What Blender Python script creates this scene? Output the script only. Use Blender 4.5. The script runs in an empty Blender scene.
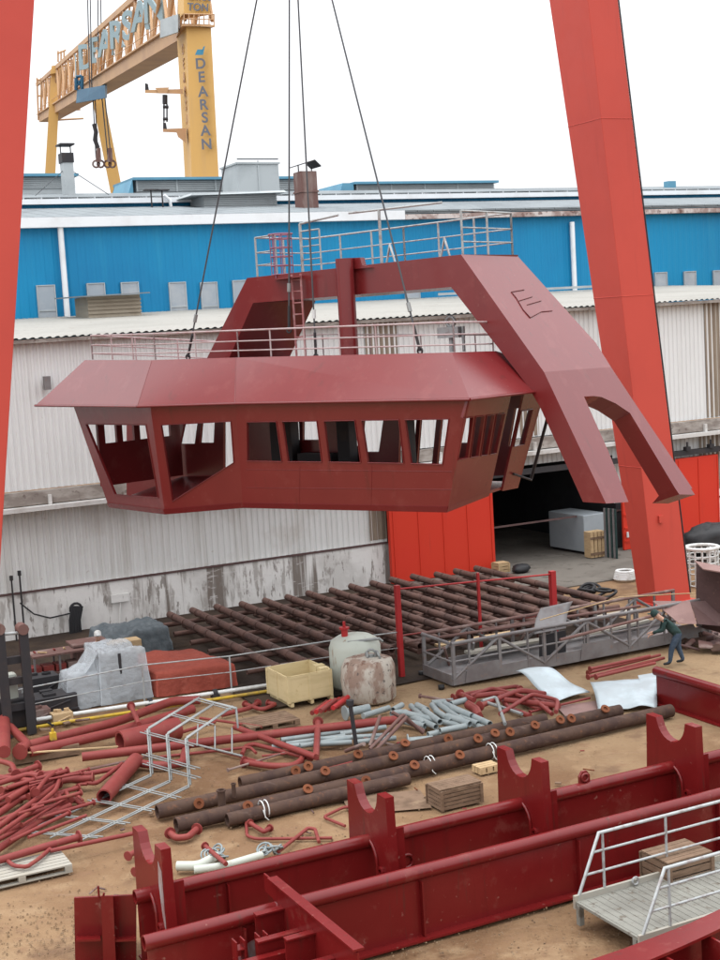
import bpy, bmesh, math, random
from mathutils import Vector as V, Matrix, noise
random.seed(7)
sc = bpy.context.scene
COL = sc.collection
# ------------------------------------------------------------------ camera, world, sun, exposure
H, F = 11.0, 1400.0
PITCH, ROLL, YU = math.radians(6.38), math.radians(-3.38), math.radians(26.38)
S_, C_ = math.sin(PITCH), math.cos(PITCH)
cr, sr = math.cos(ROLL), math.sin(ROLL)
cd = bpy.data.cameras.new('camera'); cam = bpy.data.objects.new('camera', cd); COL.objects.link(cam)
cd.sensor_fit = 'VERTICAL'; cd.sensor_height = 24.0; cd.lens = 24.0*F/960.0
cd.clip_start = 0.1; cd.clip_end = 5000
cam.matrix_world = (Matrix.Translation((0, 0, H)) @ Matrix.Rotation(math.pi/2-PITCH, 4, 'X') @ Matrix.Rotation(-ROLL*-1, 4, 'Z'))
sc.camera = cam
SUN_EL, SUN_AZ = math.radians(76), math.radians(250)
w = bpy.data.worlds.new('World'); sc.world = w; w.use_nodes = True
nt = w.node_tree; nt.nodes.clear()
sky = nt.nodes.new('ShaderNodeTexSky'); sky.sky_type = 'NISHITA'; sky.sun_disc = False
sky.sun_elevation = SUN_EL; sky.sun_rotation = SUN_AZ; sky.dust_density = 4.0; sky.air_density = 1.0
hs = nt.nodes.new('ShaderNodeHueSaturation'); hs.inputs['Saturation'].default_value = 0.12
mx = nt.nodes.new('ShaderNodeMix'); mx.data_type = 'RGBA'; mx.inputs[0].default_value = 0.85
tcw = nt.nodes.new('ShaderNodeTexCoord'); sx = nt.nodes.new('ShaderNodeSeparateXYZ'); cl = nt.nodes.new('ShaderNodeClamp')
mr = nt.nodes.new('ShaderNodeMapRange'); mr.inputs[3].default_value = 9.8; mr.inputs[4].default_value = 40.0   # overcast layer, zenith brighter than horizon
vm = nt.nodes.new('ShaderNodeVectorMath'); vm.operation = 'SCALE'; vm.inputs[0].default_value = (.97, .99, 1.02)
nt.links.new(tcw.outputs['Generated'], sx.inputs[0]); nt.links.new(sx.outputs['Z'], cl.inputs[0]); nt.links.new(cl.outputs[0], mr.inputs[0]); nt.links.new(mr.outputs[0], vm.inputs['Scale'])
nt.links.new(vm.outputs[0], mx.inputs[7])
bg = nt.nodes.new('ShaderNodeBackground'); bg.inputs['Strength'].default_value = 0.115
ow = nt.nodes.new('ShaderNodeOutputWorld')
nt.links.new(sky.outputs[0], hs.inputs['Color']); nt.links.new(hs.outputs[0], mx.inputs[6])
nt.links.new(mx.outputs[2], bg.inputs['Color']); nt.links.new(bg.outputs[0], ow.inputs[0])
sl = bpy.data.lights.new('sun', 'SUN'); sl.energy = 0.8; sl.angle = math.radians(25); sl.color = (1, .96, .9)
so = bpy.data.objects.new('sun', sl); COL.objects.link(so)
sd = V((math.sin(SUN_AZ)*math.cos(SUN_EL), math.cos(SUN_AZ)*math.cos(SUN_EL), math.sin(SUN_EL)))
so.rotation_euler = sd.to_track_quat('Z', 'Y').to_euler()
sc.view_settings.view_transform = 'Standard'; sc.view_settings.look = 'None'
sc.view_settings.exposure = -0.2; sc.view_settings.gamma = 1; sc.view_settings.use_curve_mapping = False

# ------------------------------------------------------------------ survey helpers: real positions from measured bearings
def ray(px, py):
    u, v = (px-360)/F, (py-480)/F
    x, y = cr*u+sr*v, -sr*u+cr*v
    return V((x, C_-y*S_, -(S_+y*C_)))
def P(px, py, Y):
    r = ray(px, py); t = Y/r.y; return V((r.x*t, Y, H+r.z*t))
def G(px, py, z=0.0):
    r = ray(px, py); t = (z-H)/r.z; return V((r.x*t, r.y*t, z))
U = V((math.cos(YU), math.sin(YU), 0)); N = V((-math.sin(YU), math.cos(YU), 0)); Z = V((0, 0, 1))
def A(a, b, z=0.0): return U*a+N*b+Z*z
def ab(q): return q.dot(U), q.dot(N)
def PN(px, py, b):
    r = ray(px, py); t = b/r.dot(N); return V((r.x*t, r.y*t, H+r.z*t))

# ------------------------------------------------------------------ materials
MATS = {}
def mat(name, col, rough=.55, metal=0.0, layers=(), bump=None, spec=None, alpha=1.0, rvar=0.0, trans=0.0, coat=0.0):
    m = bpy.data.materials.new(name); m.use_nodes = True; n = m.node_tree; N_ = n.nodes
    b = N_['Principled BSDF']; L = n.links
    if spec is None: spec = .12 if rough >= .7 else .3
    b.inputs['Roughness'].default_value = rough; b.inputs['Metallic'].default_value = metal
    b.inputs['Specular IOR Level'].default_value = spec; b.inputs['Alpha'].default_value = alpha
    b.inputs['Transmission Weight'].default_value = trans
    tc = N_.new('ShaderNodeTexCoord')
    def nz(scale, detail=5, rgh=.6, dist=0):
        mp = N_.new('ShaderNodeMapping'); s = scale if isinstance(scale, tuple) else (scale,)*3
        mp.inputs['Scale'].default_value = s
        t = N_.new('ShaderNodeTexNoise'); t.inputs['Scale'].default_value = 1; t.inputs['Detail'].default_value = detail
        t.inputs['Roughness'].default_value = rgh; t.inputs['Distortion'].default_value = dist
        L.new(tc.outputs['Object'], mp.inputs[0]); L.new(mp.outputs[0], t.inputs['Vector']); return t.outputs[0]
    cur = None
    for (scale, lo, hi, c2, st) in layers:
        r = N_.new('ShaderNodeMapRange'); r.inputs[1].default_value = lo; r.inputs[2].default_value = hi; r.inputs[4].default_value = st
        L.new(nz(scale), r.inputs[0])
        x = N_.new('ShaderNodeMix'); x.data_type = 'RGBA'
        L.new(r.outputs[0], x.inputs[0])
        if cur is None: x.inputs[6].default_value = (*col, 1)
        else: L.new(cur, x.inputs[6])
        x.inputs[7].default_value = (*c2, 1); cur = x.outputs[2]
    if cur is None: b.inputs['Base Color'].default_value = (*col, 1)
    else: L.new(cur, b.inputs['Base Color'])
    if rvar:
        r = N_.new('ShaderNodeMapRange'); r.inputs[1].default_value = .3; r.inputs[2].default_value = .7
        r.inputs[3].default_value = rough-rvar; r.inputs[4].default_value = rough+rvar
        L.new(nz(1.7), r.inputs[0]); L.new(r.outputs[0], b.inputs['Roughness'])
    if bump:
        bp = N_.new('ShaderNodeBump'); bp.inputs['Strength'].default_value = bump[1]; bp.inputs['Distance'].default_value = bump[2] if len(bump) > 2 else .02
        L.new(nz(bump[0]), bp.inputs['Height']); L.new(bp.outputs[0], b.inputs['Normal'])
    if coat: b.inputs['Coat Weight'].default_value = coat; b.inputs['Coat Roughness'].default_value = .27; b.inputs['Coat IOR'].default_value = 1.68
    MATS[name] = m; return m
primer = mat('red primer', (.145, .0115, .013), .42, 0, [(.35, .38, .65, (.165, .015, .0155), .7), ((1.6, 1.6, .3), .58, .78, (.115, .0095, .0105), .5), (.12, .5, .62, (.18, .021, .02), .5), (1.3, .56, .66, (.19, .032, .03), .45), ((3.2, 3.2, .16), .61, .72, (.095, .014, .012), .55), (9, .66, .74, (.24, .09, .075), .35)], (.75, .14, .06), rvar=.08, coat=.85, spec=.0)
primer_girder = mat('girder primer', (.125, .007, .0075), .42, 0, [(.6, .4, .65, (.15, .01, .01), .8), ((2.5, 2.5, .4), .58, .75, (.085, .006, .006), .6), (1.6, .58, .7, (.19, .05, .04), .45), (6, .66, .74, (.30, .15, .12), .5), ((5, 5, .5), .62, .7, (.075, .018, .014), .6)], (1.0, .14, .05), rvar=.1, coat=.45, spec=.0)
pipe_red = mat('pipe primer', (.18, .028, .025), .55, 0, [(1.5, .4, .65, (.22, .042, .035), .8), (5, .6, .72, (.2, .09, .05), .6)], (6, .2, .01))
crane_red = mat('crane red', (.50, .064, .044), .5, 0, [(.22, .42, .65, (.44, .056, .04), .7), ((2, 2, .15), .6, .72, (.36, .045, .034), .4)], (.5, .08, .04), rvar=.08)
door_red = mat('door red', (.55, .034, .014), .55, 0, [(.6, .4, .7, (.55, .03, .014), .8), ((4, 4, .4), .62, .75, (.35, .03, .02), .5)], (2, .1, .02))
fence_red = mat('fence red', (.36, .022, .024), .5, 0, [(3, .5, .7, (.32, .02, .02), .7)])
rust = mat('rusty pipe', (.078, .047, .035), .72, 0, [(2.2, .42, .62, (.05, .03, .026), .9), (6, .58, .7, (.15, .07, .04), .7), ((.6, 9, 9), .6, .7, (.14, .095, .08), .5)], (14, .35, .01))
rust_rack = mat('rack pipe', (.115, .06, .047), .75, 0, [(1.1, .42, .62, (.058, .033, .028), .8), ((5, 5, 5), .56, .66, (.13, .07, .06), .6)], (10, .3, .01), spec=.3)
rust_orange = mat('orange rust', (.17, .06, .028), .85, 0, [(9, .45, .65, (.14, .05, .03), .8)], (20, .4, .01))
steel = mat('galvanised steel', (.27, .28, .275), .42, .35, [(3, .45, .65, (.2, .21, .205), .7), (14, .55, .7, (.36, .37, .36), .5)], None)
galv_pipe = mat('galvanised pipe', (.24, .27, .272), .5, .1, [(3, .45, .65, (.19, .225, .235), .8), (11, .62, .72, (.3, .25, .2), .5)], None)
sheet = mat('bright sheet', (.38, .43, .45), .48, .3, [(1.3, .45, .65, (.5, .58, .62), .7), (7, .63, .72, (.35, .38, .38), .5)], (1.2, .3, .06))
grey_steel = mat('grey steel', (.20, .19, .19), .6, .2, [(1.6, .42, .62, (.14, .12, .12), .8), (7, .58, .7, (.22, .15, .12), .6)], (6, .2, .01))
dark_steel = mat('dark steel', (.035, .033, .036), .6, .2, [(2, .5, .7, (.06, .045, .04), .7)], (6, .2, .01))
rail_paint = mat('rail paint', (.36, .375, .375), .5, .2, [(5, .5, .65, (.22, .17, .16), .7)])
rail_red = mat('rail primed', (.33, .12, .12), .5, 0, [(4, .45, .65, (.45, .3, .3), .7)])
rail_deck = mat('deck rail paint', (.42, .34, .34), .5, 0, [(4, .45, .65, (.36, .2, .2), .7)])
rail_mauve = mat('rail mauve', (.26, .10, .15), .5)
wall_white = mat('white sheeting', (.68, .69, .685), .6, 0, [((.25, .25, .12), .45, .7, (.60, .605, .595), .8), ((2.6, 2.6, .1), .57, .74, (.50, .49, .46), .6), (5, .68, .74, (.42, .37, .32), .4)], None)
wall_lower = mat('lower sheeting', (.64, .645, .63), .65, 0, [((2.2, 2.2, .12), .5, .7, (.47, .455, .42), .7), ((.5, .5, .5), .55, .75, (.43, .39, .35), .6), (4, .68, .73, (.34, .27, .22), .6)], None)
strip_brown = mat('translucent strip', (.26, .21, .16), .5, 0, [((2, 2, .5), .45, .65, (.17, .13, .1), .8)])
concrete_wall = mat('stained concrete', (.68, .67, .645), .85, 0, [((.5, .5, .4), .48, .6, (.52, .505, .48), .8), ((2.6, 2.6, .45), .535, .6, (.34, .315, .29), .8), ((.75, .75, .03), .565, .60, (.15, .12, .10), .9), ((5, 5, 1.2), .585, .63, (.23, .205, .185), .85), ((.8, .8, .6), .6, .65, (.24, .21, .19), .7), ((1.5, 1.5, 6), .6, .66, (.62, .60, .58), .6)], (6, .4, .03))
beam_dirty = mat('dirty beam', (.22, .19, .17), .7, 0, [((1.2, 1.2, 3), .45, .6, (.36, .33, .30), .8), (4, .6, .7, (.1, .07, .06), .8)], (5, .3, .02))
pale_strip = mat('pale flashing', (.55, .54, .52), .6, 0, [(1.5, .5, .66, (.36, .33, .3), .8)])
roof_pale = mat('pale roof sheet', (.29, .277, .25), .6, 0, [(.25, .45, .65, (.24, .23, .205), .8), ((1.5, 1.5, 1.5), .6, .72, (.19, .17, .145), .6)], None, spec=.2)
roof_grey = mat('grey roof sheet', (.20, .22, .23), .85, 0, [((.4, .02, .4), .45, .6, (.15, .165, .175), .8)], None, spec=.15)
blue = mat('blue cladding', (.003, .215, .42), .5, 0, [(.1, .42, .66, (.004, .165, .35), .8), ((1.2, 1.2, .1), .56, .72, (.012, .225, .41), .6), ((.5, .5, .03), .6, .7, (.03, .22, .38), .5)], None)
blue_pale = mat('faded blue', (.10, .27, .38), .55, 0, [(.6, .45, .65, (.08, .22, .33), .8)])
white_trim = mat('white trim', (.72, .74, .76), .5, 0, [(.5, .5, .7, (.6, .6, .6), .7)])
rust_trim = mat('rusty fascia', (.30, .22, .2), .7, 0, [(.7, .45, .55, (.55, .5, .48), .9), (3, .55, .65, (.12, .06, .05), .8)])
louvre = mat('louvre grey', (.40, .43, .44), .55, .1, [(.5, .45, .65, (.32, .35, .36), .8)])
window_grey = mat('dusty window', (.30, .34, .38), .35, 0, [(1.2, .45, .65, (.38, .40, .42), .8)])
beige = mat('beige louvre', (.36, .31, .24), .6, 0, [(1, .45, .65, (.3, .25, .19), .8)])
chimney_rust = mat('rusted flue', (.15, .085, .075), .75, 0, [((1, 1, .3), .48, .6, (.25, .19, .17), .8)], (3, .3, .03))
yellow = mat('crane yellow', (.60, .355, .11), .6, 0, [(.06, .42, .66, (.55, .33, .12), .8), ((.3, .3, .03), .58, .72, (.48, .3, .14), .5)])
orange_pale = mat('crane truss paint', (.50, .30, .155), .6, 0, [(.1, .45, .65, (.40, .23, .13), .8)])
letter_grey = mat('letter grey', (.13, .14, .17), .6)
letter_pale = mat('letter pale', (.27, .36, .39), .5)
logo_blue = mat('logo blue', (.05, .22, .34), .5)
trolley_blue = mat('trolley blue', (.02, .09, .16), .5, 0, [(.3, .5, .65, (.03, .12, .2), .7)])
dirt = mat('yard dirt', (.235, .148, .083), .95, 0, [(.16, .42, .58, (.145, .08, .043), .9), (.055, .5, .6, (.27, .187, .11), .85), ((.9, .9, .9), .52, .64, (.27, .18, .105), .7), (1.9, .56, .68, (.19, .11, .065), .7), (.42, .58, .66, (.135, .08, .05), .8), ((.35, 2.4, 1), .6, .7, (.22, .14, .09), .6), (9, .6, .7, (.14, .085, .055), .6), (22, .6, .7, (.29, .215, .14), .4)], (2.6, .8, .12))
dirt_shade = mat('dirt with painted shade', (.035, .025, .02), .95, 0, [(.5, .45, .6, (.055, .038, .027), .9), (5, .6, .7, (.04, .03, .028), .8)], (5, .6, .06))  # dirt darkened to stand in for shade between the rack pipes
slab = mat('worn concrete', (.155, .14, .122), .85, 0, [(.3, .45, .6, (.11, .098, .085), .9), (2, .55, .68, (.075, .065, .055), .8)], (4, .3, .02))
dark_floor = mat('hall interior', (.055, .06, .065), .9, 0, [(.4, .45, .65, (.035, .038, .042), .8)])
crate_yellow = mat('crate plywood', (.56, .455, .26), .7, 0, [((1, 1, 5), .45, .65, (.48, .385, .21), .8), (6, .62, .7, (.42, .31, .15), .7)], (9, .15, .01))
wood = mat('weathered wood', (.19, .125, .085), .85, 0, [((3, 3, 12), .45, .65, (.12, .078, .052), .9), (2, .6, .7, (.26, .185, .12), .7)], (8, .4, .02))
wood_grey = mat('grey boards', (.32, .30, .26), .85, 0, [((2, 2, 9), .45, .65, (.32, .29, .24), .9)], (8, .4, .02))
tank_white = mat('tank paint', (.44, .465, .41), .6, 0, [(1.6, .5, .66, (.44, .46, .40), .8), ((4, 4, .8), .62, .7, (.25, .16, .1), .8)], (4, .2, .02))
tank_rust = mat('rust streaked block', (.40, .36, .31), .85, 0, [((1.5, 1.5, .9), .46, .55, (.23, .155, .12), .9), ((3.2, 3.2, .9), .55, .62, (.14, .07, .05), .9), (7, .6, .66, (.09, .075, .07), .8)], (6, .5, .03))
tarp_red = mat('red tarpaulin', (.27, .062, .043), .75, 0, [(1.2, .42, .65, (.215, .048, .034), .8), (4, .6, .7, (.32, .095, .068), .5)], (3.6, .8, .08))
tarp_dark = mat('dark tarpaulin', (.07, .085, .095), .6, 0, [(3, .45, .65, (.12, .135, .145), .8)], (3, .7, .06))
plastic = mat('plastic wrap', (.56, .60, .63), .22, 0, [(2.5, .45, .65, (.6, .65, .68), .7)], (5, .9, .07), alpha=.5)
black = mat('black rubber', (.018, .018, .02), .5)
white_paint = mat('white paint', (.60, .61, .60), .5, 0, [(2, .48, .62, (.42, .41, .38), .8), (7, .62, .7, (.22, .19, .16), .6)])
yellow_line = mat('yellow paint', (.48, .32, .03), .6, 0, [(2, .48, .62, (.3, .2, .05), .8), (6, .6, .68, (.16, .11, .06), .7)])
grey_box = mat('grey enamel', (.30, .33, .35), .5, 0, [(1, .5, .7, (.25, .28, .3), .7)])
cloth_green = mat('dark green jacket', (.025, .045, .042), .9, 0, [(8, .45, .65, (.04, .065, .06), .8)], (14, .4, .02))
cloth_blue = mat('blue work trousers', (.045, .065, .095), .9, 0, [(8, .45, .65, (.07, .095, .13), .8)], (14, .4, .02))
cloth_grey = mat('grey overall', (.36, .37, .4), .9)
skin = mat('skin', (.42, .24, .17), .6)
rope = mat('wire rope', (.075, .078, .085), .6, .2)
plate_brown = mat('brown plate', (.23, .135, .12), .6, 0, [(1.2, .45, .65, (.17, .095, .085), .8), (6, .6, .7, (.28, .19, .16), .6)], (3, .2, .03))
plate_dark = mat('dark rusty plate', (.10, .058, .055), .6, 0, [(1.2, .45, .65, (.07, .04, .04), .8), (5, .6, .7, (.16, .1, .08), .6)], (3, .25, .03))
scratch_mat = mat('chalk stroke', (.13, .045, .045), .8)
bare = mat('bare steel', (.36, .33, .33), .5, .3, [((3, 3, 1.5), .42, .6, (.24, .06, .06), .9)])
wood_tan = mat('tan timber', (.46, .33, .19), .8, 0, [((3, 3, 9), .45, .65, (.36, .25, .14), .8)])
deck_grey = mat('walkway deck', (.21, .205, .18), .75, 0, [(1.2, .45, .62, (.155, .148, .13), .8), (5, .56, .66, (.11, .09, .07), .8)], (12, .4, .02))

# ------------------------------------------------------------------ mesh builder
class MB:
    def __init__(s): s.v = []; s.f = []; s.sm = []
    def add(s, vs, fs, smooth=False):
        o = len(s.v); s.v += [V(q) for q in vs]; s.f += [tuple(i+o for i in f) for f in fs]; s.sm += [smooth]*len(fs); return s
    def hexa(s, p):
        return s.add(p, [(0, 1, 2, 3), (4, 5, 6, 7), (0, 1, 5, 4), (1, 2, 6, 5), (2, 3, 7, 6), (3, 0, 4, 7)])
    def slab(s, quad, vec):
        n = len(quad); vs = list(quad)+[V(q)+V(vec) for q in quad]
        return s.add(vs, [tuple(range(n)), tuple(range(n, 2*n))]+[(i, (i+1) % n, n+(i+1) % n, n+i) for i in range(n)])
    def box(s, c, size, ax=None):
        ax = ax or (U, N, Z); c = V(c); h = [V(ax[i])*size[i]/2 for i in range(3)]
        p = [c+h[0]*i+h[1]*j+h[2]*k for k in (-1, 1) for i, j in ((-1, -1), (1, -1), (1, 1), (-1, 1))]
        return s.hexa(p)
    def boxab(s, a0, a1, b0, b1, z0, z1):
        return s.hexa([A(a0, b0, z0), A(a1, b0, z0), A(a1, b1, z0), A(a0, b1, z0), A(a0, b0, z1), A(a1, b0, z1), A(a1, b1, z1), A(a0, b1, z1)])
    def tube(s, path, r, seg=8, caps=True, hollow=False, rs=None):
        path = [V(q) for q in path]; n = len(path); rings = []
        t0 = (path[1]-path[0]).normalized()
        up = V((0, 0, 1)) if abs(t0.z) < .9 else V((1, 0, 0))
        x = t0.cross(up).normalized()
        for i, q in enumerate(path):
            d = V()
            if i: d += (q-path[i-1]).normalized()
            if i < n-1: d += (path[i+1]-q).normalized()
            if d.length < 1e-6: d = t0
            d.normalize(); x = (x-d*x.dot(d)).normalized(); y = d.cross(x)
            k = 1.0
            if 0 < i < n-1: k = 1/max(.5, d.dot((q-path[i-1]).normalized()))
            rr = (rs[i] if rs else r)*k
            rings.append([q+(x*math.cos(2*math.pi*j/seg)+y*math.sin(2*math.pi*j/seg))*rr for j in range(seg)])
        vs = [q for g in rings for q in g]; fs = []
        for i in range(n-1):
            for j in range(seg): fs.append((i*seg+j, i*seg+(j+1) % seg, (i+1)*seg+(j+1) % seg, (i+1)*seg+j))
        s.add(vs, fs, True)
        if caps:
            for g, sgn in ((rings[0], -1), (rings[-1], 1)):
                if hollow:
                    c = sum(g, V())/seg; dd = ((path[-1]-path[-2]) if sgn > 0 else (path[0]-path[1])).normalized()
                    inner = [c+(q-c)*.8 for q in g]; deep = [q-dd*r*3 for q in inner]
                    s.add(g+inner+deep, [(j, (j+1) % seg, seg+(j+1) % seg, seg+j) for j in range(seg)]+[(seg+j, seg+(j+1) % seg, 2*seg+(j+1) % seg, 2*seg+j) for j in range(seg)]+[tuple(range(2*seg, 3*seg))])
                else: s.add(g, [tuple(range(seg))])
        return s
    def disc(s, c, d, r, th, seg=12, hole=0):
        c = V(c); d = V(d).normalized()
        if not hole: return s.tube([c-d*th/2, c+d*th/2], r, seg)
        return s.lathe([(hole, -th/2), (r, -th/2), (r, th/2), (hole, th/2), (hole, -th/2)], c, d, seg, False)
    def lathe(s, prof, c, axis=(0, 0, 1), seg=20, smooth=True, jitter=0):
        axis = V(axis).normalized(); x = axis.orthogonal().normalized(); y = axis.cross(x); c = V(c); vs = []
        for r, z in prof:
            for j in range(seg):
                a = 2*math.pi*j/seg; k = 1+jitter*noise.noise(V((math.cos(a)*1.3, math.sin(a)*1.3, z)))
                vs.append(c+(x*math.cos(a)+y*math.sin(a))*r*k+axis*z)
        fs = [(i*seg+j, i*seg+(j+1) % seg, (i+1)*seg+(j+1) % seg, (i+1)*seg+j) for i in range(len(prof)-1) for j in range(seg)]
        return s.add(vs, fs, smooth)
    def grid(s, fn, nu, nv, smooth=True):
        vs = [fn(i/nu, j/nv) for j in range(nv+1) for i in range(nu+1)]; w_ = nu+1
        return s.add(vs, [(j*w_+i, j*w_+i+1, (j+1)*w_+i+1, (j+1)*w_+i) for j in range(nv) for i in range(nu)], smooth)
    def torus(s, c, axis, R, r, seg=20, ts=6, arc=(0, 2*math.pi)):
        axis = V(axis).normalized(); x = axis.orthogonal().normalized(); y = axis.cross(x); c = V(c)
        return s.tube([c+(x*math.cos(a)+y*math.sin(a))*R for a in [arc[0]+(arc[1]-arc[0])*i/seg for i in range(seg+1)]], r, ts)
    def build(s, name, m, parent=None, origin=None, bevel=0, **tags):
        vs = s.v
        if parent is None and origin is None and vs:
            xs = [q.x for q in vs]; ys = [q.y for q in vs]
            origin = V(((min(xs)+max(xs))/2, (min(ys)+max(ys))/2, min(q.z for q in vs)))
        org = origin or V()
        me = bpy.data.meshes.new(name); me.from_pydata([q-org for q in vs], [], s.f)
        for p_, sm_ in zip(me.polygons, s.sm): p_.use_smooth = sm_
        bm = bmesh.new(); bm.from_mesh(me); bmesh.ops.recalc_face_normals(bm, faces=bm.faces); bm.to_mesh(me); bm.free()
        me.materials.append(m)
        o = bpy.data.objects.new(name, me); COL.objects.link(o)
        if parent is not None:
            o.parent = parent
            o.matrix_parent_inverse = Matrix.Translation(-parent.location) if parent.parent is None else Matrix()
        else: o.location = org
        if bevel:
            b = o.modifiers.new('bevel', 'BEVEL'); b.width = bevel; b.segments = 2; b.limit_method = 'ANGLE'; b.angle_limit = math.radians(40)
        for k, v_ in tags.items(): o['category' if k == 'cat' else k] = v_
        return o
def thing(name, label, cat, loc, group=None):
    o = bpy.data.objects.new(name, None); COL.objects.link(o); o.location = V(loc); o.empty_display_size = .3
    o['label'] = label; o['category'] = cat
    if group: o['group'] = group
    return o
def one(mb, name, m, label, cat, group=None, bevel=0):
    t = dict(label=label, cat=cat)
    if group: t['group'] = group
    return mb.build(name, m, None, None, bevel, **t)
def text_mesh(name, body, m, size, origin, xdir, ydir, parent, extrude=.05, label=None):
    cu = bpy.data.curves.new(name, 'FONT'); cu.body = body; cu.size = size; cu.extrude = extrude; cu.align_x = 'CENTER'; cu.align_y = 'CENTER'
    cu.offset = size*.022
    tmp = bpy.data.objects.new(name, cu); COL.objects.link(tmp)
    bpy.context.view_layer.update()
    me = bpy.data.meshes.new_from_object(tmp.evaluated_get(bpy.context.evaluated_depsgraph_get()))
    bpy.data.objects.remove(tmp)
    x = V(xdir).normalized(); z = x.cross(V(ydir)).normalized(); y = z.cross(x)
    M = Matrix.Translation(V(origin)) @ Matrix((x, y, z)).transposed().to_4x4()
    me.transform(M); me.materials.clear(); me.materials.append(m)
    o = bpy.data.objects.new(name, me); COL.objects.link(o); o.parent = parent
    o.matrix_parent_inverse = Matrix.Translation(-parent.location) if parent.parent is None else Matrix()
    return o
def lerp(a, b, t): return V(a)*(1-t)+V(b)*t

# ------------------------------------------------------------------ ground
g = MB()
def gfn(u, v):
    a, b = -60+u*170, -10+v*190
    z = 0.0
    if b < 40: z = .05*noise.noise(V((a*.22, b*.22, 0)))+.03*noise.noise(V((a*.9, b*.9, 3)))-.03
    return A(a, b, z-.02)
g.grid(gfn, 260, 290)
g.build('ground', dirt, kind='structure')
gg = MB(); gg.add([V((-4000, -600, -.25)), V((4000, -600, -.25)), V((4000, 4000, -.25)), V((-4000, 4000, -.25))], [(0, 1, 2, 3)])
gg.build('far_ground', slab, kind='structure')
s_ = MB(); s_.slab([A(26.9, 45.9, .03), A(48, 45.9, .03), A(48, 52, .03), A(26.9, 52, .03)], (0, 0, -.2)); s_.build('concrete_apron', slab, kind='structure')
s_ = MB(); s_.slab([A(5, 40.6, .0), A(14.8, 40.6, 0), A(14.8, 37.0, .0), A(29.9, 37.0, 0), A(29.9, 45.8, 0), A(26.8, 45.8, 0), A(26.8, 51.9, 0), A(5, 51.9, 0)], (0, 0, .02)); s_.build('painted_shade_ground', dirt_shade, kind='structure')  # sheet under the pipe rack, its shade put into the ground colour

# ------------------------------------------------------------------ low shed with opening
shed = thing('workshop_shed', 'long low shed of white corrugated sheeting with a dark doorway and stained concrete plinth', 'shed', A(28, 52))
def corr(mb, a0, a1, b, z0, z1, pitch=.25, dep=.045):
    n = int((a1-a0)/pitch); vs = []; fs = []
    for i in range(n+1):
        a = a0+(a1-a0)*i/n; st = (a1-a0)/n
        for da, db in ((0, 0), (.3*st, 0), (.45*st, dep), (.85*st, dep)):
            if i == n and da > 0: break
            vs += [A(a+da, b+db, z0), A(a+da, b+db, z1)]
    for k in range(len(vs)//2-1): fs.append((2*k, 2*k+2, 2*k+3, 2*k+1))
    mb.add(vs, fs)
BW = 52.0
m = MB(); corr(m, 2, 60, BW, 5.55, 11.12); m.build('upper_wall', wall_white, shed)
m = MB(); corr(m, 2, 26.9, BW, 1.78, 4.8); corr(m, 38.75, 60, BW+.01, 2.1, 4.8); corr(m, 26.9, 38.75, BW, 4.32, 4.8); m.build('lower_wall', wall_lower, shed)
for pa, pb_, pz in ((2, 26.95, 1.76), (38.75, 42.7, 2.1), (44.5, 60, 2.1)):
    m = MB(); m.boxab(pa, pb_, BW-.12, BW+.35, -.3, pz); m.build('plinth', concrete_wall if pz < 2 else (dark_steel if pa < 40 else white_trim), shed)
m = MB(); m.boxab(2, 60, BW-.35, BW-.02, 5.02, 5.52); m.build('runway_beam', beam_dirty, shed)
m = MB(); m.boxab(2, 60, BW-.75, BW-.05, 4.82, 4.98)
for i in range(24): m.boxab(3+i*2.4, 3.12+i*2.4, BW-.5, BW-.36, 4.985, 5.35)
m.build('flashing', pale_strip, shed)
m = MB(); m.boxab(2, 60, BW-.16, BW-.125, 1.72, 1.8); m.build('sill_strip', plate_dark, shed)
for a0, a1, z0, z1 in ((26.1, 26.9, 1.9, 4.75), (26.4, 27.9, 7.3, 11.05), (44.35, 45.25, 5.6, 11.1), (43.8, 45.2, 2.15, 4.75), (33.8, 34.8, 5.6, 7.6)):
    m = MB(); corr(m, a0, a1, BW-.02, z0, z1); m.build('light_strip', strip_brown, shed)
q = PN(47, 383, BW-.3); m = MB(); m.box(q, (.22, .3, .5)); m.tube([q-Z*.1, q+N*.3-Z*.1], .05, 6); m.build('wall_lamp', grey_steel, shed)
# roof (corrugated, rising to the back)
m = MB()
zr = PN(300, 305, 74.8).z
n_ = 190; vs = []; fs = []
for i in range(n_+1):
    a = 1.5+59*i/n_
    for da, dz in ((0, 0), (.12, .05), (.2, .05), (.25, 0)):
        vs += [A(a+da, BW-.45, 11.14+dz), A(a+da, 75.0, zr+dz)]
for k in range(len(vs)//2-1): fs.append((2*k, 2*k+2, 2*k+3, 2*k+1))
m.add(vs, fs); roof = m.build('roof', roof_pale, shed)
m = MB(); m.boxab(1.5, 60.6, BW-.4, BW-.08, 10.98, 11.12); m.build('gutter', beam_dirty, shed)
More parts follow.
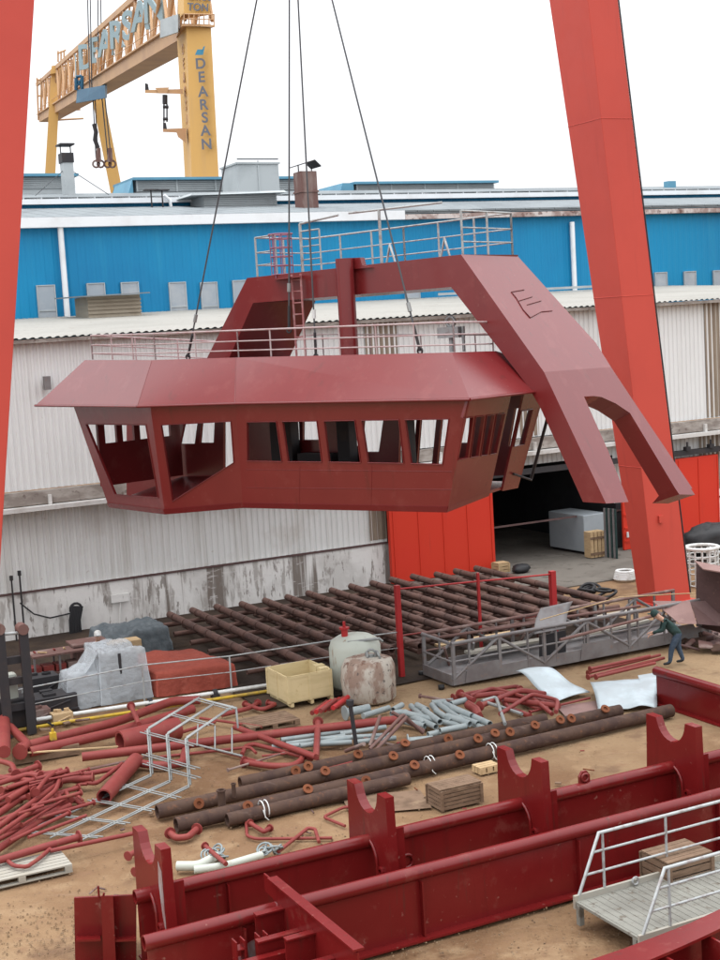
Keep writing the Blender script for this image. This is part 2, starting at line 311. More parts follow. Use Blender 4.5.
# roof vent box
c0 = PN(84, 312, 71); c1 = PN(136, 309, 71)
a0, a1 = ab(c0)[0], ab(c1)[0]
m = MB(); m.boxab(a0, a1, 70.2, 72.6, c0.z-.8, c0.z+.75)
for i in range(5): m.boxab(a0-.02, a1+.02, 70.12, 70.2, c0.z-.35+i*.2, c0.z-.24+i*.2)
v = m.build('roof_vent', beige, shed)
m = MB(); m.hexa([A(a0-.9, 69.4, c0.z+.70), A(a1+.3, 69.4, c0.z+.76), A(a1+.3, 73.2, c0.z+.86), A(a0-.9, 73.2, c0.z+.78), A(a0-.9, 69.4, c0.z+.76), A(a1+.3, 69.4, c0.z+.82), A(a1+.3, 73.2, c0.z+.92), A(a0-.9, 73.2, c0.z+.84)]); m.build('vent_hood', roof_grey, v)
c0 = PN(430, 304, 73); c1 = PN(592, 297, 73); a0, a1 = ab(c0)[0], ab(c1)[0]
m = MB(); m.boxab(a0, a1, 72, 73.6, c0.z-.6, c1.z+.15)
for i in range(4): m.boxab(a0, a1, 71.93, 72, c0.z-.3+i*.25, c0.z-.15+i*.25)
m.build('ridge_vent', louvre, shed)
# interior of the doorway
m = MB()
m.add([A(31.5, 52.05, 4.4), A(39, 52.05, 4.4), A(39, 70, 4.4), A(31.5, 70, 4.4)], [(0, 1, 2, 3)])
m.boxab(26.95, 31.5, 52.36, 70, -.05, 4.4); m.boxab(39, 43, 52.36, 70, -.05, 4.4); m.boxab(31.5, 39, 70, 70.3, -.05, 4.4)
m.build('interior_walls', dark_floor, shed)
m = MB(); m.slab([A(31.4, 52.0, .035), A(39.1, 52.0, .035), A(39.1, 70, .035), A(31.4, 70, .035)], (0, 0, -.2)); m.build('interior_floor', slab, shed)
m = MB(); m.boxab(26.75, 31.85, 51.4, 51.62, .05, 3.95)
for i in range(5): m.boxab(26.9+i*1.2, 26.96+i*1.2, 51.37, 51.4, .1, 3.9)
m.build('sliding_door', door_red, shed, bevel=.01)
m = MB(); m.boxab(40.2, 44.42, 51.4, 51.62, .05, 3.87)
for i in range(4): m.boxab(40.9+i*1.15, 40.96+i*1.15, 51.37, 51.4, .1, 3.8)
m.build('sliding_door', door_red, shed, bevel=.01)
m = MB(); m.boxab(26, 46, 51.3, 51.68, 4.0, 4.22); m.build('door_track', dark_steel, shed)
for a_ in (32.2, 36.9, 39.9, 41.3, 42.4, 43.8):
    m = MB(); m.boxab(a_, a_+.25, 51.2, 51.45, 4.22, 4.4); m.tube([A(a_+.12, 51.3, 4.4), A(a_+.12, 51.3, 4.62)], .05, 6); m.build('floodlight', dark_steel, shed)

# ------------------------------------------------------------------ blue hall behind
BB = 75.0
zE = PN(360, 219, BB).z
hall = thing('blue_hall', 'big blue clad assembly hall with white gutter and stepped grey roof behind the low shed', 'hall', A(40, BB))
m = MB(); corr(m, 0, 85, BB, 8, zE, .5, .03); m.build('wall', blue, hall)
def band(px_lo, px_hi, b, a0, a1, mtl, name, th=.25):
    z0, z1 = PN(360, px_lo, b).z, PN(360, px_hi, b).z
    m = MB(); m.boxab(a0, a1, b-th, b-.02, z0, z1); return m.build(name, mtl, hall)
band(221, 212, BB, 0, 41, white_trim, 'fascia', .5)
band(221, 216, BB, 41.02, 85, rust_trim, 'fascia', .5)
def roofslope(py0, b0, py1, b1, mtl, a0=0, a1=85):
    z0, z1 = PN(360, py0, b0).z, PN(360, py1, b1).z
    m = MB(); n = int((a1-a0)/1.1)
    for i in range(n):
        x0 = a0+(a1-a0)*i/n; x1 = a0+(a1-a0)*(i+1)/n-.06
        m.slab([A(x0, b0-.4, z0-.02), A(x1, b0-.4, z0-.02), A(x1, b1, z1), A(x0, b1, z1)], (0, 0, .1))
    m.slab([A(a0, b0-.35, z0-.12), A(a1, b0-.35, z0-.12), A(a1, b1, z1-.1), A(a0, b1, z1-.1)], (0, 0, .08))
    return m.build('roof', mtl, hall)
roofslope(213, BB, 204.5, 86, roof_grey)
z0, z1 = PN(360, 207, 86).z, PN(360, 198, 86).z
m = MB(); corr(m, 0, 85, 86.1, z0-1, z1, .5, .03); m.build('clerestory', blue, hall)
band(200, 194, 86, 0, 85, white_trim, 'fascia', .4)
roofslope(195, 86, 191.5, 98, roof_grey)
def monitor(x0, x1, yb, yt, b, end=None):
    p0, p1 = PN(x0, yb, b), PN(x1, yb, b); a0, a1 = ab(p0)[0], ab(p1)[0]
    zb = PN((x0+x1)/2, yb, b).z; zt = PN((x0+x1)/2, yt, b).z
    m = MB(); m.boxab(a0, a1, b, b+4, zb-1.5, zt)
    for i in range(6):
        zz = zb+(zt-zb)*(i+.3)/6.5; m.boxab(a0, a1, b-.12, b, zz, zz+(zt-zb)*.09)
    for i in range(int((a1-a0)/3)): m.boxab(a0+i*3, a0+i*3+.12, b-.16, b-.121, zb, zt)
    o = m.build('roof_monitor', louvre, hall)
    m = MB(); m.boxab(a0-.3, a1+.2, b-.5, b+4.4, zt, zt+.18); m.build('monitor_cap', blue_pale, o)
    if end:
        q = ab(PN(end, yb, b))[0]; lo, hi = min(q, a0), max(q, a0)
        m = MB(); m.hexa([A(lo, b-.3, zb-1.5), A(hi-.31, b-.3, zb-1.5), A(hi-.31, b+4, zb-1.5), A(lo, b+4, zb-1.5), A(lo+.9, b-.3, zt+.1), A(hi-.31, b-.3, zt+.1), A(hi-.31, b+4, zt+.1), A(lo+.9, b+4, zt+.1)]); m.build('monitor_end', blue_pale, o)
monitor(-30, 75, 189, 177, 98)
monitor(136, 298, 191, 180, 98, 120)
monitor(356, 494, 195, 184, 98, 331)
monitor(546, 704, 214, 197, 88, 507)
# drain pipes and windows
for x, y0, y1 in ((60, 225, 312), (572, 222, 282)):
    q = PN(x, y0, BB-.25); e = A(ab(q)[0], BB-.25, PN(x, y1, BB).z-1)
    m = MB(); m.tube([q, e], .16, 8); m.build('drain_pipe', white_trim, hall)
for x, yt in ((45, 286), (95, 284), (129, 283), (176.5, 283), (208, 283), (411, 276), (600+60, 273), (689, 272), (718, 271), (240, 281)):
    q = PN(x, yt, BB); a_ = ab(q)[0]; zt = q.z
    m = MB(); m.boxab(a_-.46, a_+.46, BB-.1, BB+.02, zt-2.4, zt); o = m.build('window', window_grey, hall)
    m = MB()
    for da in (-.5, .46): m.boxab(a_+da, a_+da+.05, BB-.14, BB+.01, zt-2.4, zt+.05)
    m.boxab(a_-.45, a_+.45, BB-.14, BB-.101, zt-1.35, zt-1.28); m.boxab(a_-.45, a_+.45, BB-.14, BB-.01, zt+.002, zt+.05); m.build('window_frame', louvre, o)
# things on the roof
def roofbox(x0, x1, yb, yt, b, d, mtl, name):
    a0, a1 = ab(PN(x0, yb, b))[0], ab(PN(x1, yb, b))[0]; zb, zt = PN((x0+x1)/2, yb, b).z, PN((x0+x1)/2, yt, b).z
    m = MB(); m.boxab(a0, a1, b, b+d, zb-.8, zt); return m, a0, a1, zb, zt
m, a0, a1, zb, zt = roofbox(239, 280, 192, 164, 91, 3, None, ''); m.boxab((a0+a1)/2-.05, (a0+a1)/2+.05, 90.93, 91, zb, zt-.1); m.boxab(a0-.1, a1+.1, 90.9, 94.1, zt, zt+.12); m.build('plant_room', louvre, hall)
m, a0, a1, zb, zt = roofbox(204, 277, 209, 194, 83.5, 2.4, None, '')
for i in range(7): m.boxab(a0, a1, 83.4, 83.5, zb+(zt-zb)*i/7.5, zb+(zt-zb)*(i+.5)/7.5)
o = m.build('roof_ventilator', louvre, hall)
m = MB(); m.hexa([A(a0-1.0, 82.9, zt-.1), A(a1+.5, 82.9, zt+.02), A(a1+.5, 86.4, zt+.02), A(a0-1.0, 86.4, zt-.1), A(a0-.9, 82.95, zt+.05), A(a1+.4, 83.1, zt+.17), A(a1+.4, 86.2, zt+.17), A(a0-.9, 86.2, zt+.05)]); m.build('ventilator_hood', louvre, o)
m, a0, a1, zb, zt = roofbox(303, 319, 213, 171, 80, 1.1, None, ''); m.boxab(a0-.06, a1+.06, 79.94, 81.16, (zb+zt)/2, (zb+zt)/2+.1); fl = m.build('flue', chimney_rust, hall)
m = MB(); m.tube([A(a0+.1, 80.5, zt), A(a0+.1, 80.5, zt+.45)], .04, 5); m.tube([A(a1-.1, 80.5, zt), A(a1-.1, 80.5, zt+.3)], .04, 5); m.slab([A(a0-.2, 79.8, zt+.3), A(a1-.15, 79.8, zt+.62), A(a1-.15, 81.3, zt+.62), A(a0-.2, 81.3, zt+.3)], (0, 0, .06)); m.slab([A(a1-.15, 79.8, zt+.62), A(a1+.25, 79.8, zt+.25), A(a1+.25, 81.3, zt+.25), A(a1-.15, 81.3, zt+.62)], (0, 0, .06)); m.build('flue_cap', dark_steel, fl)
m, a0, a1, zb, zt = roofbox(65.5, 75.5, 193, 162, 92, .8, None, ''); st = m.build('vent_stack', louvre, hall)
m = MB(); m.boxab(a0-.06, a1+.06, 91.94, 92.86, zt-.02, zt+.6)
for q in (a0, a1): m.tube([A(q, 92.4, zt+.6), A(q, 92.4, zt+1.1)], .04, 5)
m.boxab(a0-.15, a1+.15, 91.8, 93, zt+1.1, zt+1.2); m.build('stack_cap', dark_steel, st)
m = MB()
for dx in (-5.2, 5.2): m.tube([A((a0+a1)/2, 92.4, zt-.3), A((a0+a1)/2+dx*.5, 91.5+0*dx, zb-.3)], .025, 5)
m.build('guy_wire', rope, st)
m, a0, a1, zb, zt = roofbox(669, 676.5, 200, 181, 92, .6, None, ''); m.build('vent_stack', blue_pale, hall)
q0, q1 = PN(237, 159, 93), PN(278, 159, 93); m = MB(); m.tube([q0, q1], .05, 6); m.tube([lerp(q0, q1, .5)-Z*.1, A(ab(lerp(q0, q1, .5))[0], 93, PN(258, 170, 93).z-.3)], .03, 5); m.build('antenna', rope, hall)
for px in (152, 163):
    m = MB(); q = PN(px, 207, 84.5); m.tube([q-Z*.2, q+Z*1.1], .05, 6); m.boxab(ab(q)[0]-.45, ab(q)[0]+.45, 84.3, 84.7, q.z+1.0, q.z+1.08); m.build('roof_hatch', dark_steel, hall)
m = MB(); q = PN(164, 195, 85.4); m.tube([q, q+U*.35-Z*.3, q+U*.45-Z*1.1], .1, 6); m.build('spout', white_trim, hall)

# ------------------------------------------------------------------ yellow goliath crane far behind
yc = thing('goliath_crane', 'tall yellow shipyard gantry crane with lattice girder and lettered leg beyond the blue hall', 'gantry crane', P(200, 330, 262))
def invY(x): # girder recedes to the far legs
    h = 39+(81-39)*(x-41)/144.0
    return 260*81/h
def beamP(x, y): return P(x, y, invY(x))
def lowy(x): return 121-(x-41)*85/144.0
def upy(x): return 82-(x-41)*127/144.0
# leg
YL = 258
m = MB()
def legq(y, pts): return [P(x, y, d) for x, d in pts]
t = [P(186.5, 24, YL), P(211, 27, YL-2), P(219.5, 20+0*1+7, YL+6)]
m.hexa([P(194, 240, YL), P(222, 240, YL-2), P(222, 240, YL+7), P(188.5, 240, YL+9), P(186.5, 26, YL), P(211, 28, YL-2), P(211, 28, YL+7), P(177, 38, YL+9)])
leg = m.build('leg', yellow, yc)
m = MB(); m.hexa([P(184, 13, YL), P(210, 15, YL-1), P(210, 15, YL+7), P(178, 20, YL+9), P(183, -70, YL), P(210, -68, YL-1), P(210, -68, YL+7), P(178, -66, YL+9)]); m.build('leg_head', yellow, yc)
m = MB(); m.hexa([P(182, 26, YL-1), P(215, 27, YL-3), P(215, 27, YL+8), P(176, 38, YL+9), P(182, 24, YL-1), P(215, 25, YL-3), P(215, 25, YL+8), P(176, 36, YL+9)])
for x in (184, 189, 194, 199, 204, 209, 214): m.tube([P(x, 25, YL-2.2), P(x, 14, YL-2.2)], .12, 5)
m.tube([P(184, 14, YL-2.2), P(214, 14.5, YL-2.2)], .12, 5); m.tube([P(184, 19, YL-2.2), P(214, 19.5, YL-2.2)], .1, 5); m.build('walkway', orange_pale, yc)
YF = YL-2.2
for ch, x, y in (('D', 200.5, 64), ('E', 201.5, 77.5), ('A', 203, 92), ('R', 203.6, 105), ('S', 204.8, 118), ('A', 205.5, 131), ('N', 206.6, 144.5)):
    f = (x-190)/24.
    text_mesh('lettering', ch, letter_grey, 2.55, P(x, y, YF-.15*f), V((1, -.09, 0)), Z, leg, .06)
for ch, x, y in (('A', 184, 78), ('R', 185, 92), ('S', 186, 106), ('A', 187, 120), ('N', 188, 134), ('E', 183.5, 64), ('D', 183, 50)):
    text_mesh('lettering', ch, orange_pale, 2.6, P(x, y, YL+4.0), P(x+6, y-.5, YL-.8)-P(x, y, YL+5.2), Z, leg, .06)
m = MB(); c = P(200, 51, YF-.25)
m.slab([P(195, 55, YF-.3), P(201, 55, YF-.3), P(203, 49.5, YF-.3), P(197.5, 49.5, YF-.3)], (0, -.1, 0)); m.slab([P(201.2, 55, YF-.3), P(203, 55, YF-.3), P(205, 46, YF-.3), P(203.2, 47, YF-.3)], (0, -.1, 0)); m.build('emblem', logo_blue, leg)
hd = [o for o in yc.children if o.name.startswith('leg_head')][0]
text_mesh('lettering', 'TON', letter_grey, 1.8, P(198, 7.5, YL-1), P(208, 8, YL-1.4)-P(198, 7.5, YL-1), Z, hd, .06)
text_mesh('lettering', '4X150', letter_grey, 1.8, P(199, -3, YL-1), P(208, -2.5, YL-1.4)-P(199, -3, YL-1), Z, hd, .06)
# lattice girder: two side frames joined
dep = V((5.5, 2.2, 0))
def chord(mb, x0, x1, fy, hgt, off=V()):
    p0, p1 = beamP(x0, fy(x0))+off, beamP(x1, fy(x1))+off
    mb.hexa([p0, p1, p1+dep*.14, p0+dep*.14, p0+Z*hgt, p1+Z*hgt, p1+dep*.14+Z*hgt, p0+dep*.14+Z*hgt])
m = MB(); p0, p1 = beamP(39, lowy(39)), beamP(178, lowy(178)); hh = 2.7
m.hexa([p0, p1, p1+dep, p0+dep, p0+Z*hh, p1+Z*hh, p1+dep+Z*hh, p0+dep+Z*hh])
m.hexa([p0-dep*.12+Z*hh, p1-dep*.12+Z*hh, p1+dep*1.1+Z*hh, p0+dep*1.1+Z*hh, p0-dep*.12+Z*(hh+.3), p1-dep*.12+Z*(hh+.3), p1+dep*1.1+Z*(hh+.3), p0+dep*1.1+Z*(hh+.3)])
m.build('lower_girder', orange_pale, yc)
m = MB(); chord(m, 36, 180, upy, 1.3); chord(m, 36, 180, upy, 1.3, dep); m.build('upper_chord', orange_pale, yc)
m = MB(); nb = 17
for k in range(nb):
    f0, f1 = k/nb, (k+1)/nb
    def fp(f, up, off): # even spacing in the world
        i0, i1 = 1/invY(40), 1/invY(184); Yv = invY(40)*(1-f)+invY(184)*f
        x = 40+(1/Yv-i0)/(i1-i0)*144
        return P(x, upy(x) if up else lowy(x)-0, Yv)+(Z*(0 if up else 2.9))+off
    for off in (dep*.07, dep*.93):
        m.tube([fp(f0, 0, off), fp((f0+f1)/2, 1, off)], .38, 5); m.tube([fp((f0+f1)/2, 1, off), fp(f1, 0, off)], .38, 5); m.tube([fp(f0, 0, off), fp(f0, 1, off)], .26, 5)
    m.tube([fp(f0, 1, V()), fp(f0, 1, dep)], .3, 5); m.tube([fp(f0, 1, V()), fp(f1, 1, dep)], .22, 5)
m.build('lattice_bracing', orange_pale, yc)
m = MB()
for k in range(20):
    x = 40+k*7.0; q = beamP(x, lowy(x))-dep*.1+Z*2.9; m.tube([q, q+Z*1.5], .1, 4)
q0 = beamP(40, lowy(40))-dep*.1+Z*4.4; q1 = beamP(175, lowy(175))-dep*.1+Z*4.4; m.tube([q0, q1], .1, 4); m.build('walkway_rail', orange_pale, yc)
bd = (beamP(160, lowy(160))-beamP(60, lowy(60))).normalized()
for ch, x, y, s in (('D', 86, 58, 7.2), ('E', 95, 51.5, 7.0), ('A', 105.5, 44.5, 6.9), ('R', 116.5, 36, 6.8), ('S', 128, 27, 6.7), ('A', 140.5, 17.5, 6.6), ('N', 154, 8, 6.5)):
    text_mesh('sign_letter', ch, letter_pale, s*1.3, P(x, y, invY(x)-1.2), (bd*.5+V((.5, -.1, 0))), Z, yc, .25)
m = MB(); q = P(75.5, 67, invY(75.5)-1.2); m.slab([q-bd*2.4-Z*3.5, q-Z*3.8, q+bd*3.5+Z*3.6, q+bd*1.0+Z*3.6], (0, -.4, 0)); m.build('sign_emblem', letter_pale, yc)
# far legs
Yf = invY(55)
m = MB(); m.hexa([P(41, 240, Yf), P(52, 240, Yf), P(52, 240, Yf+12), P(41, 240, Yf+12), P(51.5, 66, Yf), P(61, 64, Yf), P(61, 64, Yf+12), P(51.5, 66, Yf+12)]); m.build('leg', yellow, yc)
m = MB(); m.hexa([P(50, 74, Yf-2), P(63, 72, Yf-2), P(63, 72, Yf+13), P(50, 74, Yf+13), P(52, 66, Yf-2), P(63, 64, Yf-2), P(63, 64, Yf+13), P(52, 66, Yf+13)]); m.build('leg_head', yellow, yc)
m = MB(); m.hexa([P(118, 230, Yf-30), P(130, 230, Yf-30), P(130, 230, Yf-20), P(118, 230, Yf-20), P(92, 98, Yf-30), P(104, 96, Yf-30), P(104, 96, Yf-20), P(92, 98, Yf-20)]); m.build('leg', yellow, yc)
m = MB()
for x, y in ((38, 80), (38, 96), (38, 112), (41, 121)): q = P(x, y, invY(41)); m.tube([q, q+V((16, 0, 0))], .35, 5)
for x in (37, 41): m.tube([P(x, 78, invY(41)), P(x+1.5, 120, invY(41))], .35, 5)
for x in (58, 61, 64): m.tube([P(x, 62, invY(60)), P(x, 51, invY(60))], .3, 5)
m.tube([P(57, 54, invY(60)), P(66, 50, invY(60))], .3, 5); m.build('end_ladder', orange_pale, yc)
m = MB(); m.hexa([P(160, 38, 262), P(178, 32, 258), P(180, 32, 262), P(163, 38, 266), P(160, 20, 262), P(178, 14, 258), P(180, 14, 262), P(163, 20, 266)]); m.build('operator_cab', louvre, yc)
# trolley with hooks
Yt = invY(92)-3
m = MB(); m.hexa([P(76, 103, Yt), P(105, 98, Yt-25), P(107, 98, Yt-18), P(79, 103, Yt+8), P(77, 90, Yt), P(105, 85, Yt-25), P(107, 85, Yt-18), P(79, 90, Yt+8)])
m.tube([P(76, 90, Yt), P(76, 78, Yt)], .5, 5); m.tube([P(82, 89, Yt), P(82, 76, Yt)], .5, 5); m.tube([P(76, 88, Yt), P(82, 78, Yt)], .3, 5); m.tube([P(82, 88, Yt), P(76, 78, Yt)], .3, 5); m.tube([P(76, 77, Yt), P(82, 76, Yt)], .4, 5)
m.build('trolley', trolley_blue, yc)
m = MB()
for x0, x1 in ((86, 90), (89, 92), (97, 99), (100, 102)): m.tube([P(x0, -70, Yt-10), P(x1, 100, Yt-10)], .16, 4)
for x0, x1 in ((93, 96), (95, 98), (102, 108), (105, 111)): m.tube([P(x0, 98, Yt-10), P(x1, 158, Yt-10)], .16, 4)
m.build('hoist_rope', rope, yc)
for x, y in ((98.5, 162), (110, 162)):
    m = MB(); m.hexa([P(x-3, y, Yt-11), P(x+3, y, Yt-11), P(x+3, y, Yt-9), P(x-3, y, Yt-9), P(x-2, y-14, Yt-11), P(x+2, y-14, Yt-11), P(x+2, y-14, Yt-9), P(x-2, y-14, Yt-9)])
    m.torus(P(x-2.3, y+2, Yt-10), (0, 1, 0), .9, .25, 10, 5); m.torus(P(x+2.3, y+2, Yt-10), (0, 1, 0), .9, .25, 10, 5); m.build('hook_block', chimney_rust, yc)
m = MB(); m.tube([P(94, 124, Yt-10), P(96, 132, Yt-10), P(95, 140, Yt-10), P(98, 148, Yt-10)], .6, 6); m.build('cable_festoon', dark_steel, yc)
# jib brackets on the leg
for x0, x1, y, hk in ((145, 183, 92, 1), (163, 186, 131, 0)):
    m = MB(); m.hexa([P(x1, y+2, YL+3), P(x0, y+1, YL+3), P(x0, y+1, YL+4.5), P(x1, y+2, YL+4.5), P(x1, y-3, YL+3), P(x0, y-2, YL+3), P(x0, y-2, YL+4.5), P(x1, y-3, YL+4.5)])
    m.hexa([P(x0+14, y+1.5, YL+2.8), P(x0+22, y+1.5, YL+2.8), P(x0+22, y+1.5, YL+4.6), P(x0+14, y+1.5, YL+4.6), P(x0+10, y-4.2, YL+2.8), P(x0+24, y-4.6, YL+2.8), P(x0+24, y-4.6, YL+4.6), P(x0+10, y-4.2, YL+4.6)] if hk else [P(x1-8, y+6, YL+2.8), P(x1, y+12, YL+2.8), P(x1, y+12, YL+4.6), P(x1-8, y+6, YL+4.6), P(x1-10, y, YL+2.8), P(x1, y, YL+2.8), P(x1, y, YL+4.6), P(x1-10, y, YL+4.6)])
    j = m.build('jib_bracket', orange_pale, yc)
    m = MB(); m.hexa([P(x0, y-2, YL+3), P(x0+4, y-2, YL+3), P(x0+4, y-2, YL+4.5), P(x0, y-2, YL+4.5), P(x0, y-9, YL+3), P(x0+3, y-8, YL+3), P(x0+3, y-8, YL+4.5), P(x0, y-9, YL+4.5)]); m.build('jib_motor', dark_steel, j)
m = MB(); m.tube([P(165, 95, YL+3.5), P(165, 104, YL+3.5)], .5, 6); m.tube([P(164, 104, YL+3.5), P(164, 122, YL+3.5)], .15, 5); m.tube([P(167, 104, YL+3.5), P(167, 122, YL+3.5)], .15, 5); m.tube([P(163, 107, YL+3.5), P(168.5, 107, YL+3.5)], .3, 6); m.tube([P(163, 119, YL+3.5), P(168, 119, YL+3.5)], .3, 6); m.build('jib_hook', dark_steel, yc)

# ------------------------------------------------------------------ near red gantry legs
def gleg(base, top, label):
    o = thing('gantry_leg', label, 'crane leg', lerp(base[0], base[2], .5), 'red gantry crane legs')
    m = MB(); m.hexa(base+top); m.build('box_column', crane_red, o, bevel=.02)
    return o
M0, L0, R0 = G(657, 607), G(637, 603), G(691, 601)
bM = ab(M0)[1]; aM, aR = ab(M0)[0], ab(R0)[0]; dL = 1.07
def topab(x, y, b): return ab(PN(x, y, b))[0]
zt = 27.0
def edge(x0, y0, x1, y1, b, zt):  # follow a measured edge up to height zt in plane b
    p0, p1 = PN(x0, y0, b), PN(x1, y1, b); t = (zt-p0.z)/(p1.z-p0.z); return lerp(p0, p1, t)
tM = edge(657, 600, 588, 0, bM, zt); tR = edge(691, 600, 618, 0, bM, zt)
# back-left edge: find depth of the leg at the top from the left edge line
x_at = lambda y: 549+(637-549)*(y/600.)
tdep = None
for k in range(1, 400):
    dd = k*.01; q = tM+N*dd
    r = q-V((0, 0, H)); yc_ = -r.y*S_-r.z*C_; zc_ = r.y*C_-r.z*S_; px = 360+F*(cr*r.x/zc_-sr*yc_/zc_); py = 480+F*(sr*r.x/zc_+cr*yc_/zc_)
    if px < x_at(py): tdep = dd; break
tdep = tdep or 2.6
lg = gleg([A(aM, bM), A(aR, bM), A(aR, bM+dL), A(aM, bM+dL)], [tM, tR, tR+N*tdep, tM+N*tdep], 'broad red box column standing behind the hung wheelhouse, leaning inward at its top')
m = MB(); m.boxab(aM-.15, aR+.15, bM-.15, bM+dL+.15, -.05, .08); m.build('base_plate', crane_red, lg)
m = MB(); m.tube([lerp(A(aR, bM), tR, .01)+U*.03, lerp(A(aR, bM), tR, .99)+U*.03], .03, 5); m.build('edge_conduit', dark_steel, lg)
for hz_ in (5.2, 11.4, 17.6, 23.8):
    t = hz_/27.0; m = MB(); c4 = [lerp(p, q, t) for p, q in zip((A(aM, bM), A(aR, bM), A(aR, bM+dL), A(aM, bM+dL)), (tM, tR, tR+N*tdep, tM+N*tdep))]
    for i in range(4): m.tube([c4[i], c4[(i+1) % 4]], .014, 4)
    m.build('weld_seam', crane_red, lg)
for t, w_ in ((.12, .2), (.2, .14)): m = MB(); m.box(lerp(A(aM+.6, bM), lerp(tM, tR, .4), t)-N*.04, (w_, .1, w_*1.3)); m.build('bracket', crane_red, lg)
q0 = edge(0.5, 560, 34.5, 0, bM, 0.0); q1 = edge(0.5, 560, 34.5, 0, bM, zt)
gl = gleg([q0-U*1.6, q0, q0+N*1.1, q0-U*1.6+N*1.1], [q1-U*2.6, q1, q1+N*2.2, q1-U*2.6+N*2.2], 'red box column cut by the photo edge beside the white shed wall')

# ------------------------------------------------------------------ the hung wheelhouse
YW = math.radians(37.5)
EX = V((math.cos(YW), -math.sin(YW), 0)); EB = V((math.sin(YW), math.cos(YW), 0))
O = P(350, 357, 38.5)
def W(x, y, z): return O+EX*x+EB*y+Z*z
def PL(px, py, yl):
    r = ray(px, py); t = (yl+O.dot(EB))/r.dot(EB); return V((0, 0, H))+r*t if False else V((r.x*t, r.y*t, H+r.z*t))
def plane(p0, p1, p2): n = (V(p1)-V(p0)).cross(V(p2)-V(p0)).normalized(); return V(p0), n
CAM = V((0, 0, H))
def PI(px, py, pl):
    r = ray(px, py); t = (pl[0]-CAM).dot(pl[1])/r.dot(pl[1]); return CAM+r*t
def loc(q): d = V(q)-O; return d.dot(EX), d.dot(EB), d.z
def plane(p0, p1, p2): n = (V(p1)-V(p0)).cross(V(p2)-V(p0)).normalized(); return V(p0), n
CAM = V((0, 0, H))
def PI(px, py, pl):
    r = ray(px, py); t = (pl[0]-CAM).dot(pl[1])/r.dot(pl[1]); return CAM+r*t
wh = thing('wheelhouse', 'red primed ship wheelhouse with raked empty windows and arched mast frame, hanging from slings', 'wheelhouse', W(-3, 2, -4.3))
ZV, ZF = -1.17, -4.19      # visor edge, floor
# visor (sun-shade band)
vA, vB, vC, vD, vE = PL(35, 406, .0), PL(137, 407, -1.55), PL(235, 404, -1.02), PL(470, 400, -1.0), PL(537, 392, 1.6)
tA, tB, tC, tD, tE = PL(85, 360, 1.2), PL(152, 360, -.35), PL(236, 357.5, 0.0), PL(452, 352.5, 0.0), PL(496, 351, 2.2)
# rear outline of the roof
tB = PI(152, 360, plane(vB, vC, tC)); tA = PI(85, 360, plane(tB, vB, vA)); tE = PI(496, 351, plane(tD, vD, vE))
RY = 5.3
tF = W(loc(tE)[0], 4.2, loc(tE)[2]-.45); tG = W(-10.0, RY, loc(tA)[2]-.45); vF = W(loc(vE)[0]+.05, 4.6, ZV); vG = W(-11.6, RY+.5, ZV)
top = [tA, tB, tC, tD, tE, tF, tG]; low = [vA, vB, vC, vD, vE, vF, vG]
inn = (EB*1.0-Z*.0)
cen = W(-3.5, 3, -.6)
m = MB()
for i in range(7):
    j = (i+1) % 7; quad = [top[i], top[j], low[j], low[i]]
    nn = (V(top[j])-V(top[i])).cross(V(low[i])-V(top[i])).normalized()
    if nn.dot(cen-V(top[i])) < 0: nn = -nn
    m.add(quad, [(0, 1, 2, 3)])
    m.slab([low[i], low[j], V(low[j])+Z*.09, V(low[i])+Z*.09], nn*.06) if False else None
m.build('visor', primer, wh)
m = MB(); m.slab([q-Z*.01 for q in top], -Z*.06); m.build('roof_deck', primer, wh)
# soffit
m = MB(); m.slab([q+Z*.012 for q in low], Z*.04); m.build('soffit', primer, wh)
m = MB()
for i in range(6):
    m.tube([low[i]+Z*.01, low[i+1]+Z*.01], .04, 6)
m.build('visor_rim', primer, wh)
m = MB()
for q0, q1 in ((tB, vB), (tC, vC)): m.tube([lerp(q0, q1, .02), lerp(q0, q1, .98)], .012, 4)
m.build('weld_seam', primer, wh)
